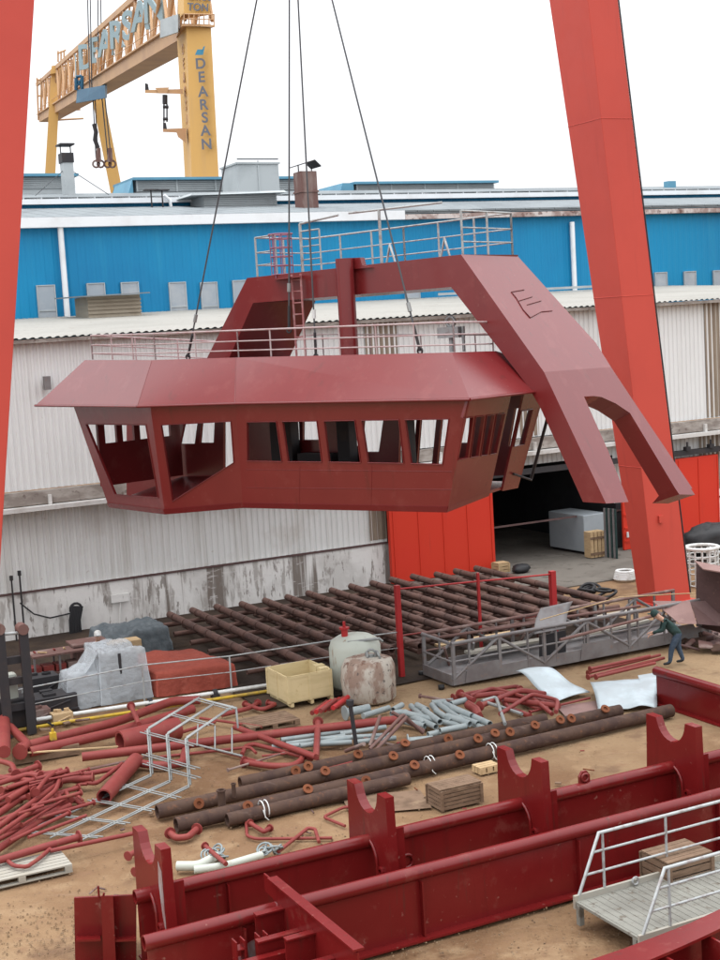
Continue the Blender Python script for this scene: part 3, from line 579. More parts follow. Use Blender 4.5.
# outer wall facets
cT = PL(236, 406, -.85); cB = PL(243, 508, -.45); dT = PL(468, 402, -.85)
plC = plane(cT, cB, dT); dB = PI(447, 512.5, plC)
bT = PL(151, 410, -1.25)
plB = plane(cT, cB, bT); bB = PI(165, 514.5, plB)
aT = PL(75, 411, .5); plA = plane(bT, bB, aT); aB = PI(109, 507.5, plA)
eT = PL(512, 398, 2.0); plD = plane(dT, dB, eT)
def facet(name, pl, outline, windows, th=.07, mtl=primer):
    """wall plate with window openings; all corners given on the plate's own plane"""
    n = pl[1].copy()
    if n.dot(cen-pl[0]) < 0: n = -n
    pts = [PI(x, y, pl) if not isinstance(x, V) else x for x, y in outline]
    xax = (pts[1]-pts[0]).normalized(); yax = n.cross(xax)
    to2 = lambda q: ((q-pl[0]).dot(xax), (q-pl[0]).dot(yax))
    bm = bmesh.new(); 
    def loop(ps): 
        vs = [bm.verts.new(q) for q in ps]; return [bm.edges.new((vs[i], vs[(i+1) % len(vs)])) for i in range(len(vs))]
    es = loop(pts); rims = []
    for wdw in windows:
        ps = [PI(x, y, pl) for x, y in wdw]; es += loop(ps); rims.append(ps)
    res = bmesh.ops.triangle_fill(bm, use_beauty=True, use_dissolve=False, edges=es)
    # keep only triangles outside windows
    def inside(p, poly):
        c = False; k = len(poly)-1
        for i in range(len(poly)):
            if (poly[i][1] > p[1]) != (poly[k][1] > p[1]) and p[0] < (poly[k][0]-poly[i][0])*(p[1]-poly[i][1])/(poly[k][1]-poly[i][1])+poly[i][0]: c = not c
            k = i
        return c
    w2 = [[to2(q) for q in r] for r in rims]
    dead = [f for f in bm.faces if any(inside(to2(f.calc_center_median()), q) for q in w2)]
    bmesh.ops.delete(bm, geom=dead, context='FACES_ONLY')
    ex = bmesh.ops.extrude_face_region(bm, geom=list(bm.faces))
    for v_ in ex['geom']:
        if isinstance(v_, bmesh.types.BMVert): v_.co += n*th
    bmesh.ops.recalc_face_normals(bm, faces=bm.faces)
    me = bpy.data.meshes.new(name); bm.to_mesh(me); bm.free(); me.materials.append(mtl)
    o = bpy.data.objects.new(name, me); COL.objects.link(o); o.parent = wh; o.matrix_parent_inverse = Matrix.Translation(-wh.location)
    # thin window rims
    for ps in rims:
        m = MB(); q = [p-n*.015 for p in ps]
        for i in range(len(q)): m.tube([q[i], q[(i+1) % len(q)]], .014, 5)
        m.build('window_rim', mtl, o)
    return o
facet('front_wall', plC, [(235.5, 400), (469.5, 396), (447, 512.5), (243, 508)],
      [[(247, 422), (276.5, 421.6), (282, 461.5), (247.5, 461)], [(282.4, 421.5), (317, 421), (322, 462), (288, 461.6)], [(324, 421), (355, 420.4), (361, 462.6), (329, 462)], [(361.6, 420.3), (399, 419.8), (404, 463.3), (368, 462.7)], [(405, 419.7), (449, 419), (442.5, 464.5), (411, 463.5)]])
facet('wing_wall', plB, [(150, 404), (235.5, 400), (243, 508), (165, 514.5)], [[(161, 425), (231, 421.3), (234, 462.5), (172.5, 501.5)]])
facet('wing_end_wall', plA, [(72, 402), (150, 404), (165, 514.5), (109, 507.5)], [[(86, 424), (146, 425), (158.5, 497.6), (115, 494.6)]])
facet('side_wall', plD, [(469.5, 396), (512, 391), (489, 496), (447, 512.5)], [[(463, 418), (473, 416.8), (467.5, 457.8), (457.5, 460)], [(475.5, 416.6), (484, 415.7), (478, 456.2), (470, 457.4)], [(486.5, 415.4), (494, 414.6), (487, 454.8), (480.5, 455.8)], [(496.5, 414.3), (504.5, 413.3), (496, 453.2), (489.5, 454.4)]])
facet('side_wall', plD, [(525, 390), (546, 387), (518, 488), (502.5, 491)], [[(521, 411), (532.5, 409), (524, 444.4), (513.5, 446.7)]])
# bottom lip, floor, rear
eB, fB = PI(489, 496, plD), PI(518, 488, plD)
m = MB()
for q0, q1 in ((aB, bB), (bB, cB), (cB, dB), (dB, eB)): 
    dd = ((cen-lerp(q0, q1, .5))*1.0); dd.z = 0; dd.normalize()
    m.slab([q0, q1, q1-dd*.07+Z*.16, q0-dd*.07+Z*.16], dd*.05)
m.build('bottom_lip', primer, wh)
fz = min(cB.z, dB.z)
xA = loc(aT)[0]
rA, rB, rE = W(xA+1.2, 4.0, 0), W(-4.6, 4.2, 0), W(loc(fB)[0], 4.2, 0)
def atz(q, z): return V((q.x, q.y, z))
m = MB(); m.slab([atz(q, fz+.25) for q in (cB, dB, fB, rE, rB)], Z*.08); m.slab([aB+Z*.1+EB*.1, bB+Z*.1+EB*.1, cB+Z*.3, atz(rB, fz+.32), atz(rA, fz+.2)], Z*.05); m.build('floor_plate', primer, wh)
# rear walls with windows, in the wheelhouse frame
zt_ = O.z+ZV; zb_ = fz+.3
def rearwall(q0, q1, wins, z_sill, z_head, name):
    d = (atz(q1, 0)-atz(q0, 0)); L = d.length; d.normalize(); nrm = V((d.y, -d.x, 0))*.12
    xs = [0]+[x for ww in wins for x in ww]+[1]
    m = MB()
    def sec(x0, x1, z0, z1): m.slab([atz(q0, 0)+d*L*x0+Z*z0, atz(q0, 0)+d*L*x1+Z*z0, atz(q0, 0)+d*L*x1+Z*z1, atz(q0, 0)+d*L*x0+Z*z1], nrm)
    sec(0, 1, zb_, z_sill); sec(0, 1, z_head, zt_)
    for i in range(0, len(xs), 2): sec(xs[i], xs[i+1], z_sill+.001, z_head-.001)
    m.build(name, primer, wh)
zs, zh = fz+1.55, zt_-.42
plRear = (W(0, 4.2, 0), EB.copy())
facet('rear_wall', plRear, [(128, 399), (541, 388), (519, 474), (128, 501)],
      [[(136, 422), (152, 422), (148, 446), (134, 446)], [(158, 421), (181, 421), (174, 445), (156, 445)], [(186, 421), (199, 421), (196, 444), (181, 444)], [(203, 421), (216, 421), (215, 443), (201, 443)], [(225, 418), (237, 418), (237, 470), (225, 470)], [(283, 417), (300, 417), (301, 440), (285, 440)], [(304, 417), (321, 417), (322, 440), (304, 440)],
       [(346, 417), (361, 417), (359, 446), (347, 446)], [(365, 416), (385, 416), (380, 452), (362, 452)], [(401, 415), (418, 415), (414, 465), (400, 465)], [(422, 415), (438, 415), (433, 465), (418, 465)], [(443, 415), (457, 415), (453, 465), (438, 465)], [(460, 415), (471, 414), (469, 443), (457, 443)], [(516, 408), (530, 407), (520, 446), (509, 447)]])
rearwall(W(xA+.6, .8, 0), rA, ((.08, .22), (.29, .43), (.5, .64), (.71, .88)), zs+.15, zh, 'wing_rear_wall')
# blocks inside, the dim interior's shade put into their dark colour
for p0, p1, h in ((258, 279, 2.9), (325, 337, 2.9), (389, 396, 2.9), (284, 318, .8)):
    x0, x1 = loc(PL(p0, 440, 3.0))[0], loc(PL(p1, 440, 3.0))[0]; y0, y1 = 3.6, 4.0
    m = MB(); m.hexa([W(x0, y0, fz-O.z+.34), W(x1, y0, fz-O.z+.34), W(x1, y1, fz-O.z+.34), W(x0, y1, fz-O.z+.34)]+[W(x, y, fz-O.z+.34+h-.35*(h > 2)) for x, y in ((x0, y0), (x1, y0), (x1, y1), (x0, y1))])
    m.build('inner_shade_block', dark_steel, wh)
# arched mast frame
YA, DA = 1.5, 3.0
def f(px, py): return PL(px, py, YA)
def bk(px, py): return PL(px, py, YA+DA)
T0, J0, K0, I0 = f(247, 278), f(253, 303), f(461, 254.5), f(451, 287)
LT, LJ = f(207, 358), f(229, 358)
LT, LJ = f(204, 364), f(226.5, 364)
D3 = EB*DA
m = MB(); m.slab([T0, K0, I0, J0], D3); m.build('arch_beam', primer, wh)
m = MB(); m.slab([T0, J0, LJ, LT], D3); m.build('arch_leg', primer, wh)
I3 = f(583, 502)
B0 = bk(518, 256.5)
# side plate of the sloping leg, split by the cut-out
def back_in(k, i, b): return V(b)+(V(i)-V(k))
def solid(k0, i0, b0, k1, i1, b1, mb): mb.hexa([k0, i0, back_in(k0, i0, b0), b0, k1, i1, back_in(k1, i1, b1), b1])
Kw, Iw = f(544, 372), f(527, 385)
plM = plane(K0, B0, Kw); Bk, Bw = PI(596, 343, plM), PI(611, 367, plM)
arch = MB()
off0, offw = V(I0)-K0, V(Iw)-Kw
arch.add([K0, Kw, Bw, Bk, B0, I0, Iw, Bw+offw, Bk+lerp(off0, offw, .75), B0+off0], [(0, 1, 2, 3, 4), (5, 6, 7, 8, 9), (0, 1, 6, 5), (1, 2, 7, 6), (2, 3, 8, 7), (3, 4, 9, 8), (4, 0, 5, 9)])
al = arch.build('arch_side_plate', primer, wh)
K3 = f(606, 503.5); plS = plane(Kw, Bw, K3)
Kt, H0, Q0, B2 = PI(560, 397, plS), PI(584, 396.5, plS), PI(604, 395.5, plS), PI(630.5, 396.5, plS)
Kt = lerp(Kw, K3, .2); It = f(540, 407)
offt = V(It)-Kt
m = MB(); m.add([Kw, Kt, H0, Q0, B2, Bw, Iw, It, H0+offt, Q0+offt, B2+offt, Bw+offw], [(0, 1, 2, 3, 4, 5), (6, 7, 8, 9, 10, 11), (0, 1, 7, 6), (1, 2, 8, 7), (2, 3, 9, 8), (3, 4, 10, 9), (4, 5, 11, 10), (5, 0, 6, 11)])
m.build('arch_knee', primer, wh)
H1, H2 = PI(608.5, 451.5, plS), PI(628.5, 502, plS)
Kmid = lerp(Kt, K3, .5)
m = MB(); solid(Kt, It, H0, Kmid, f(561, 453), H1, m); solid(Kmid, f(561, 453), H1, K3, I3, H2, m); m.build('arch_leg', primer, wh)
B3 = PI(692.5, 488.5, plS); Q1, Q2 = PI(630, 413, plS), PI(675, 488, plS); BR1 = lerp(B2, B3, .2)
th_ = offt.normalized()*.55
m = MB()
for k0, b0, k1, b1 in ((Q0, B2, Q1, BR1), (Q1, BR1, Q2, B3)): m.hexa([k0, b0, b0+th_, k0+th_, k1, b1, b1+th_, k1+th_])
m.slab([Q2, Q2+th_, Q2+th_*1.55+(B3-B2).normalized()*.12, Q2+(B3-B2).normalized()*.22], (B3-Q2)*.9)
m.build('arch_leg', primer, wh)
plR = plS
# rounded gusset in the corner of the cut-out
m = MB(); m.slab([Q0+V((0, 0, 0)), lerp(Q0, Q1, .45), lerp(lerp(Q0, H0, .35), lerp(Q0, Q1, .2), .35), lerp(Q0, H0, .5)], th_*.97); m.build('corner_gusset', primer, wh)
for y0_ in (470, 488):
    m = MB(); m.tube([PI(246, y0_-.5, plC)-plC[1]*0, PI(452, y0_+1.5, plC)], .009, 4); m.build('weld_seam', primer, wh)
for x_ in (300, 372):
    m = MB(); m.tube([PI(x_, 465, plC), PI(x_-1, 510, plC)], .009, 4); m.build('weld_seam', primer, wh)
# scribbled marks on the sloping plate
n_ = plM[1] if plM[1].dot(CAM-plM[0]) > 0 else -plM[1]
for st in ([(511, 292), (516, 298), (523, 310), (530, 318), (541, 312), (552, 311)], [(512, 292), (524, 290)], [(519, 301), (532, 297)], [(527, 305), (541, 301)]):
    m = MB(); m.tube([PI(x, y, plM)+n_*.012 for x, y in st], .011, 5); m.build('chalk_mark', scratch_mat, al)
# mast post
mp = PL(350, 357, YA-.28); mt = PL(350, 258, YA-.28)
m = MB(); m.tube([V((mp.x, mp.y, mp.z-.2)), V((mp.x, mp.y, mt.z))], .255, 20); po = m.build('mast_post', primer, wh)
m = MB(); qa = [PL(x, y, YA-.1) for x, y in ((336, 270.5), (341, 262), (342, 258.5), (360, 257.5), (362, 265), (372, 267.5))]; m.slab(qa, EB*.2); m.build('gusset', primer, po)
# ladder
def ladder(x, y0, y1, yl, wd, mtl):
    q0, q1 = PL(x, y0, yl), PL(x, y1, yl); q1 = V((q0.x, q0.y, q1.z)); m = MB()
    for s in (-1, 1): m.tube([q0+EX*wd*s, q1+EX*wd*s], .035, 6)
    n = int((q0-q1).length/.3)
    for i in range(n): 
        z = lerp(q0, q1, (i+.5)/n); m.tube([z-EX*wd, z+EX*wd], .022, 5)
    m.build('ladder', mtl, wh)
ladder(296, 274, 366, YA-.35, .17, rail_red)
m = MB()
base = PL(283, 279, YA+.3); hgt = PL(283, 234, YA+.3).z-base.z
for i in range(8):
    an = i*math.pi/4; q = base+EX*.32*math.cos(an)+EB*.32*math.sin(an); m.tube([q, q+Z*hgt], .016, 5)
for k in range(5): m.torus(base+Z*(hgt*(k+.5)/5), Z, .33, .016, 14, 5)
m.torus(base+Z*hgt, Z, .36, .022, 14, 5); m.build('ladder_cage', rail_mauve, wh)
m = MB(); m.hexa([PL(275, 280, YA-.5), PL(301, 277, YA-.5), PL(301, 277, YA), PL(275, 280, YA), PL(275, 278.5, YA-.5), PL(301, 275.5, YA-.5), PL(301, 275.5, YA), PL(275, 278.5, YA)]); m.build('ladder_landing', primer, wh)
# railings
def railing(pts, h, n, mtl, name, bars=(1, .62, .3), r=.026, rp=.03, closed=False):
    m = MB(); segs = list(zip(pts, pts[1:]))
    for q0, q1 in segs:
        for b in bars: m.tube([V(q0)+Z*h*b, V(q1)+Z*h*b], r if b == 1 else r*.75, 6)
        k = max(1, int((V(q1)-V(q0)).length/n+.5))
        for i in range(k+1): q = lerp(q0, q1, i/k); m.tube([q, q+Z*h], rp, 6)
    return m.build(name, mtl, wh)
hR = .78
railing([tG+EB*-.3+EX*.5, tA+EB*.2+EX*.15, tB+EB*.15, tC+EB*.12, tD+EB*.12, tE-EX*.15+EB*.1], hR, 1.35, rail_deck, 'deck_railing', (1, .6, .25), .03, .026)
railing([tE-EX*.15+EB*.1, tF-EX*.2-EB*.2, W(-5.0, RY-.2, loc(tA)[2]-.4), tG-EB*.3+EX*.5], hR, 2.2, rail_deck, 'deck_railing', (1,), .02, .022)
kf = .12
p_ = [T0+EX*.25+EB*.2+Z*.0, T0+EX*.25+EB*(DA-.2), lerp(T0, K0, .5)+EB*(DA-.15), K0+EX*-.1+EB*(DA-.15), K0+EX*-.1+EB*.25]
hA = 1.18
m_ = railing(p_, hA, 1.3, rail_paint, 'arch_railing', (1, .62, .3), .03, .035)
railing([T0+EX*.25+EB*.2, lerp(T0, K0, .14)+EB*.15], hA, 1, rail_paint, 'arch_railing')
railing([lerp(T0, K0, .27)+EB*.15, lerp(T0, K0, .36)+EB*.15], hA, 1, rail_paint, 'arch_railing')
m = MB(); q = lerp(T0, K0, .60)+EB*.6
m.tube([q, q+Z*1.55], .05, 6); m.tube([lerp(T0, K0, .22)+EB*.6, lerp(T0, K0, .22)+EB*.6+Z*1.45], .05, 6); m.tube([lerp(T0, K0, .22)+EB*.6+Z*1.45, lerp(T0, K0, .41)+EB*.6+Z*1.55], .035, 6); m.tube([lerp(T0, K0, .46)+EB*.6+Z*1.56, lerp(T0, K0, .88)+EB*.6+Z*1.5], .035, 6)
for t_ in (.66, .9): q = lerp(T0, K0, t_)+EB*.4; m.tube([q-EX*.15, q+Z*.5, q+EX*.15], .03, 5)
m.build('arch_handrail', rail_paint, wh)
m = MB(); q = PL(452, 352, 2.5); m.box(q+Z*.55, (.7, .35, .3), (EX, EB, Z)); m.tube([q, q+Z*.5], .08, 6); m.tube([q+EX*.4, q+EX*.4+Z*.7], .05, 6); m.torus(q+Z*.85, EB, .14, .05, 12, 5); m.build('deck_winch', rail_paint, wh)
m = MB(); m.tube([PI(541, 412, plD)+EX*.1+EB*.3, PI(523, 480, plD)+EX*.1+EB*.3], .05, 6); m.tube([PI(512, 474, plD)+EX*.05, PI(524, 480, plD)+EX*.25], .035, 5); m.build('side_strut', dark_steel, wh)
# slings
hook = P(289.5, -170, 40.5)
for i, (px, py, yl, lab) in enumerate(((188, 357, .6, 'slanting wire rope sling reaching the wheelhouse roof edge at its wing end'), (420, 351, .5, 'slanting wire rope sling crossing the arch beam near its sloping side plate'), (289, 330, YA-.55, 'upright wire rope sling hanging along the ladder of the arch'), (316, 357, .9, 'upright wire rope sling with white tag between ladder and mast post'))):
    e = PL(px, py, yl)
    o = thing('lifting_sling', lab, 'sling', e, 'wire rope slings lifting the wheelhouse')
    m = MB(); m.tube([hook, e+(hook-e).normalized()*.5], .027, 6); m.build('wire_rope', rope, o)
    m = MB(); d = (hook-e).normalized(); m.tube([e, e+d*.7], .04, 8); m.torus(e, EB, .08, .025, 12, 6); m.build('shackle', dark_steel, o)
    m = MB(); m.tube([e+d*1.1, e+d*1.35], .055, 8)
    m.build('ferrule', white_paint if i == 3 else steel, o)

# ------------------------------------------------------------------ pipe rack on the yard
def rusty_pipe(q0, q1, r, m_, name, lab, cat, grp, seg=10):
    mb = MB(); mb.tube([q0, q1], r, seg, True, True); return one(mb, name, m_, lab, cat, grp)
for i in range(15):
    a = 16.05+.945*i; far = 49.0+random.uniform(-.2, .2); near = 38.5+random.uniform(-.25, .15)
    if i > 12: near += .7*(i-12)
    mb = MB(); mb.tube([A(a, near, .72), A(a+.03, far, .72)], .125, 12, True, True)
    for k in range(9): q = near+(far-near)*(k+.5)/9; mb.tube([A(a, q-.05, .72), A(a, q+.05, .72)], .136, 12)
    one(mb, 'rack_pipe', rust_rack, 'long brown rusty pipe lying across the top of the rack by the wall', 'pipe', 'top pipes of the pipe rack')
for i, b in enumerate((48.2, 46.5, 44.8, 43.1, 41.4, 39.7)):
    mb = MB(); mb.tube([A(15.4, b, .5), A(29.6, b, .5)], .09, 8, True, True)
    one(mb, 'rack_cross_pipe', rust_rack, 'brown rusty pipe running crosswise under the top pipes of the rack', 'pipe', 'cross pipes of the pipe rack')
for i in range(14):
    a = 16.5+.945*i
    mb = MB(); mb.tube([A(a, 39.2, .3), A(a, 48.6, .3)], .09, 8); one(mb, 'rack_lower_pipe', rust_rack, 'dim rusty pipe in the lower layer of the rack', 'pipe', 'lower pipes of the pipe rack')
for b in (47.3, 43.9, 40.5):
    for a in (17.0, 20.5, 24.5, 28.6):
        mb = MB(); mb.boxab(a-.15, a+.15, b-.25, b+.25, 0.02, .205); one(mb, 'timber_block', wood, 'squared timber block bearing the lowest pipes of the rack', 'block', 'timber blocks under the rack')

# red fence around it
fe = thing('red_fence', 'red fence of thin rails between tall square posts beside the pipe rack', 'fence', G(402, 677))
pb = G(402, 677); ap, bp_ = ab(pb); ztp = P(402, 585, pb.y).z
m = MB(); m.box(pb+Z*ztp/2, (.15, .15, ztp)); m.build('post', fence_red, fe)
a2 = ab(PN(552, 571, bp_))[0]; z2 = PN(552, 571, bp_).z
m = MB(); m.boxab(a2-.09, a2+.09, bp_-.09, bp_+.09, 0, z2); m.build('post', fence_red, fe)
a3 = ab(PN(478, 580, bp_))[0]
m = MB(); m.boxab(a3-.04, a3+.04, bp_-.04, bp_+.04, 0, ztp); m.build('post', fence_red, fe)
for zz in (ztp-.12, ztp*.45): m = MB(); m.tube([A(ap, bp_, zz), A(a2, bp_, zz*z2/ztp)], .03, 6); m.build('rail', fence_red if zz > 2 else pipe_red, fe)
# low yard railing with kerb pipes
yr = thing('yard_railing', 'thin grey pipe railing along the kerb in front of the covered cargo', 'railing', G(145, 708))
def rp(px): return lerp(A(7.0, 40.2), A(19.7, 38.9), (px+20)/420.)
for px, yb, yt in ((25, 727, 690), (145, 705, 664), (232, 693, 656)):
    q = G(px, yb); m = MB(); zt_2 = P(px, yt, q.y).z; m.tube([q, V((q.x, q.y, zt_2))], .03, 6); m.build('post', rail_paint, yr)
for dz in (0, .5):
    pts = []
    for px, yb, yt in ((-8, 733, 695), (25, 727, 689), (145, 705, 665), (232, 693, 656), (330, 684, 641), (401, 677, 632)):
        q = G(px, yb); zz = P(px, yt, q.y).z; pts.append(V((q.x, q.y, zz-dz)))
    m = MB(); m.tube(pts, .022 if dz == 0 else .015, 6); m.build('rail', rail_paint, yr)
mb = MB(); mb.tube([G(-10, 727, .2), G(60, 716, .2), G(275, 684, .2)], .06, 8); one(mb, 'kerb_pipe', white_paint, 'white pipe running along the ground beside the covered cargo', 'pipe')
mb = MB(); mb.tube([G(-10, 735, .1), G(60, 723, .1), G(275, 690, .1)], .05, 8); one(mb, 'kerb_pipe', yellow_line, 'yellow pipe lying just in front of the white kerb pipe', 'pipe')
for px, py in ((62, 714), (150, 702), (215, 693)):
    mb = MB(); q = G(px, py, .2); mb.tube([q-U*.06, q+U*.06], .12, 10); mb.box(q-Z*.1, (.2, .3, .16)); one(mb, 'pipe_clamp', dark_steel, 'dark clamp holding the white kerb pipe', 'clamp', 'clamps on the kerb pipe')

# ------------------------------------------------------------------ foreground girders
BF, BRr, HT = 21.3, 23.2, 1.2
def girder(a0, a1, b, label, saddles=(), lugs=()):
    o = thing('steel_girder', label, 'girder', A((a0+a1)/2, b))
    m = MB(); m.tube([A(a0, b, HT), A(a1, b, HT)], .13, 18, True, True); m.build('top_tube', primer_girder, o)
    m = MB(); m.boxab(a0+.05, a1, b-.025, b+.025, .04, HT-.1); m.boxab(a0+.05, a1, b-.22, b+.22, 0, .04)
    for k in range(int((a1-a0)/3.4)): m.boxab(a0+1.7+k*3.4, a0+1.73+k*3.4, b-.14, b-.026, .05, HT-.14)
    m.build('web_plate', primer_girder, o)
    for a in saddles:
        hw, zt = .84, 2.2
        pts = [(-hw-.06, .05), (-hw, 1.3), (-hw+.03, zt+.06), (-hw+.36, zt+.06)]
        for k in range(1, 12):
            an = math.pi+math.pi*k/12; pts.append((math.cos(an)*(hw-.38), zt+.02+math.sin(an)*.46))
        pts += [(hw-.36, zt-.02), (hw-.03, zt-.02), (hw, 1.3), (hw+.06, .05), (.3, .05), (.3, .85)]
        for k in range(1, 8): an = math.pi*k/8; pts.append((math.cos(an)*.3, .85+math.sin(an)*.34))
        pts += [(-.3, .85), (-.3, .05)]
        m = MB(); m.slab([A(a-.10, b+s, z) for s, z in pts], U*.18); m.boxab(a+.081, a+.3, b-.72, b-.66, .05, 1.6); m.boxab(a+.081, a+.3, b+.66, b+.72, .05, 1.6); sd = m.build('saddle', primer_girder, o)
        m = MB(); ring = [A(a-.12, b+s, z) for s, z in [(.36, .06), (.36, .85)]+[(math.cos(math.pi*k/10)*.36, .85+math.sin(math.pi*k/10)*.40) for k in range(1, 10)]+[(-.36, .85), (-.36, .06)]]
        m.tube(ring, .035, 6); m.disc(A(a-.12, b-.5, .75), U, .1, .06, 12, .05); m.build('saddle_rim', primer_girder, sd)
    for px, py in lugs:
        q = PN(px, py, b); aa = ab(q)[0]
        m = MB(); m.slab([A(aa-.13, b-.03, q.z-.25), A(aa+.13, b-.03, q.z-.25), A(aa+.13, b-.03, q.z+.05), A(aa+.06, b-.03, q.z+.15), A(aa-.06, b-.03, q.z+.15), A(aa-.13, b-.03, q.z+.05)], N*.06); m.torus(A(aa, b-.04, q.z+.02), N, .08, .03, 12, 5); m.build('lifting_lug', primer_girder, o)
    return o
sp = []
for x0, y0, x1, y1 in ((143, 832, 172, 855), (352, 778, 384, 797), (515, 752, 550, 766), (658, 716, 698, 728)):
    sp.append((ab(G(x0, y0, 2.2))[0]+ab(G(x1, y1, 2.2))[0])/2)
gf = girder(6.15, 24, BF, 'nearer of two long red tube-topped girders, its open tube end showing', (), ())
gr = girder(6.6, 24.5, BRr, 'long red girder carrying a row of notched pipe saddles', sp+[sp[-1]+2.9], ((584, 778),))
m = MB(); m.torus(PN(407, 861, BRr-.04), N, .13, .035, 14, 6); m.build('eye_ring', primer_girder, gr)
m = MB(); q = A(sp[0]-.125, BRr-.45, 1.3); m.slab([A(sp[0]-.104, BRr-.78, 1.85), A(sp[0]-.104, BRr-.62, 2.0), A(sp[0]-.104, BRr-.56, 1.6), A(sp[0]-.104, BRr-.66, 1.0), A(sp[0]-.104, BRr-.8, .7)], -U*.004); m.build('bare_patch', bare, gr)
q = PN(258, 960, BF); m = MB(); m.slab([PN(x, y, BF-.03) for x, y in ((240, 948), (256, 938), (272, 940), (270, 962), (246, 964))], -N*.004); m.build('bare_patch', bare, gf)
# end frame plates at the rear girder's end
ef = thing('end_frame', 'red plate frame with upright stiffener at the end of the saddle girder', 'steel frame', P(115, 985, 23.6))
Ye = 23.9
m = MB(); q = [P(x, y, Ye) for x, y in ((74, 898), (136, 895), (136, 1010), (76, 1010))]; m.slab(q, V((0, .05, 0))); m.build('back_plate', primer_girder, ef)
m = MB(); m.hexa([P(x, y, Y_) for Y_ in (Ye-.002, Ye-.34) for x, y in ((101, 896), (113, 896), (118, 1010), (105, 1010))]); m.build('stiffener', primer_girder, ef)
for x0, x1 in ((76, 100.5), (114, 136)):
    m = MB(); m.slab([P(x0, 936, Ye-.003), P(x1, 935, Ye-.003), P(x1, 939, Ye-.3), P(x0, 940, Ye-.3)], Z*-.04); m.build('stiffener', primer_girder, ef)
m = MB(); m.tube([P(99, 898, Ye-.1), P(98, 886, Ye-.1)], .02, 5); m.tube([P(103, 898, Ye-.1), P(104, 893, Ye-.1)], .02, 5); m.build('pin', primer_girder, ef)
# bracket on the near side of the front girder
br = thing('girder_bracket', 'red diagonal bracket of flanged plates against the nearer girder', 'bracket', A(8.3, 19.8))
q0 = PN(268, 876, BF+.25); a_b = ab(q0)[0]; z_b = q0.z
def bpz(b, z): return A(a_b, b, z)
bn = BF-3.2
m = MB(); m.slab([A(a_b-.02, BF+.4, z_b), A(a_b-.02, bn, z_b-.02), A(a_b-.02, bn, .05), A(a_b-.02, BF-.15, .05), A(a_b-.02, BF-.15, HT+.16), A(a_b-.02, BF+.4, HT+.2)], U*.03); m.build('web_plate', primer_girder, br)
m = MB(); m.boxab(a_b-.08, a_b+.1, bn, BF+.1, z_b+.002, z_b+.035); m.build('top_flange', primer_girder, br)
for db, ln, zz in ((.35, .5, z_b-.35), (1.0, .75, z_b-.5), (1.6, .5, z_b-.3), (2.3, .6, z_b-.45)):
    m = MB(); m.boxab(a_b-.025-ln, a_b-.022, BF-db-.03, BF-db, .1, zz); m.boxab(a_b-.025-ln, a_b-.022, BF-db-.1, BF-db+.05, zz+.001, zz+.03); m.build('stiffener', primer_girder, br)
for zz in (.45, .9):
    m = MB(); m.boxab(a_b-1.3, a_b-.03, BF-1.25, BF-1.1, zz, zz+.12); m.build('tie_bar', primer_girder, br)
m = MB()
for da in (.55, .95):
    for k in range(5): m.boxab(a_b-da-.14, a_b-da, BF-.95, BF-.75, .3+k*.2, .32+k*.2)
    for s in (-.14, 0): m.boxab(a_b-da+s-.012, a_b-da+s+.012, BF-.95, BF-.75, .2, 1.25)
m.build('comb_plate', primer_girder, br)
# cross girder at the edge of the yard
g3 = thing('cross_girder', 'red tube-topped cross girder set square to the two long girders, beyond the saddles', 'girder', G(690, 715))
q0 = G(658, 702); a3_, b3_ = ab(q0); z3 = P(658, 671, q0.y).z
m = MB(); m.tube([A(a3_, b3_+.05, z3), A(a3_, b3_-7.5, z3)], .13, 16, True, True); m.build('top_tube', primer_girder, g3)
m = MB(); m.boxab(a3_-.03, a3_+.03, b3_-7.4, b3_, 0, z3-.1); m.boxab(a3_+.031, a3_+.3, b3_-.05, b3_-.02, 0.03, z3); m.boxab(a3_-.2, a3_+.2, b3_-7.4, b3_, -.03, .0); m.build('web_plate', primer_girder, g3)
# curved flange girder at the near edge
cg = thing('curved_girder', 'red curved flange of a deep girder below the gangway, cut by the photo edge', 'girder', G(700, 985))
zc = 1.0
up_ = [(540, 976), (591, 959.5), (625, 948), (658, 935.5), (690, 923), (720, 909), (760, 889)]
lo_ = [(590, 985), (647, 961), (680, 947), (700, 938), (720, 928.5), (745, 916), (790, 893)]
m = MB(); up3 = [G(x, y, zc) for x, y in up_]; lo3 = [G(x, y, zc) for x, y in lo_]
for i in range(6): m.slab([up3[i], up3[i+1], lo3[i+1], lo3[i]], Z*-.05)
m.build('flange', primer_girder, cg)
m = MB()
for i in range(6): m.slab([up3[i]-Z*.052+N*-.06, up3[i+1]-Z*.052+N*-.06, up3[i+1]-Z*1.0+N*-.06, up3[i]-Z*1.0+N*-.06], N*-.03)
m.build('web_plate', primer_girder, cg)
m = MB()
for x, y in ((655, 950), (700, 931)): q = G(x, y, zc-.08); m.boxab(ab(q)[0]-.02, ab(q)[0]+.02, ab(q)[1]-1.2, ab(q)[1]-.05, -.02, zc-.08)
m.build('stiffener', primer_girder, cg)

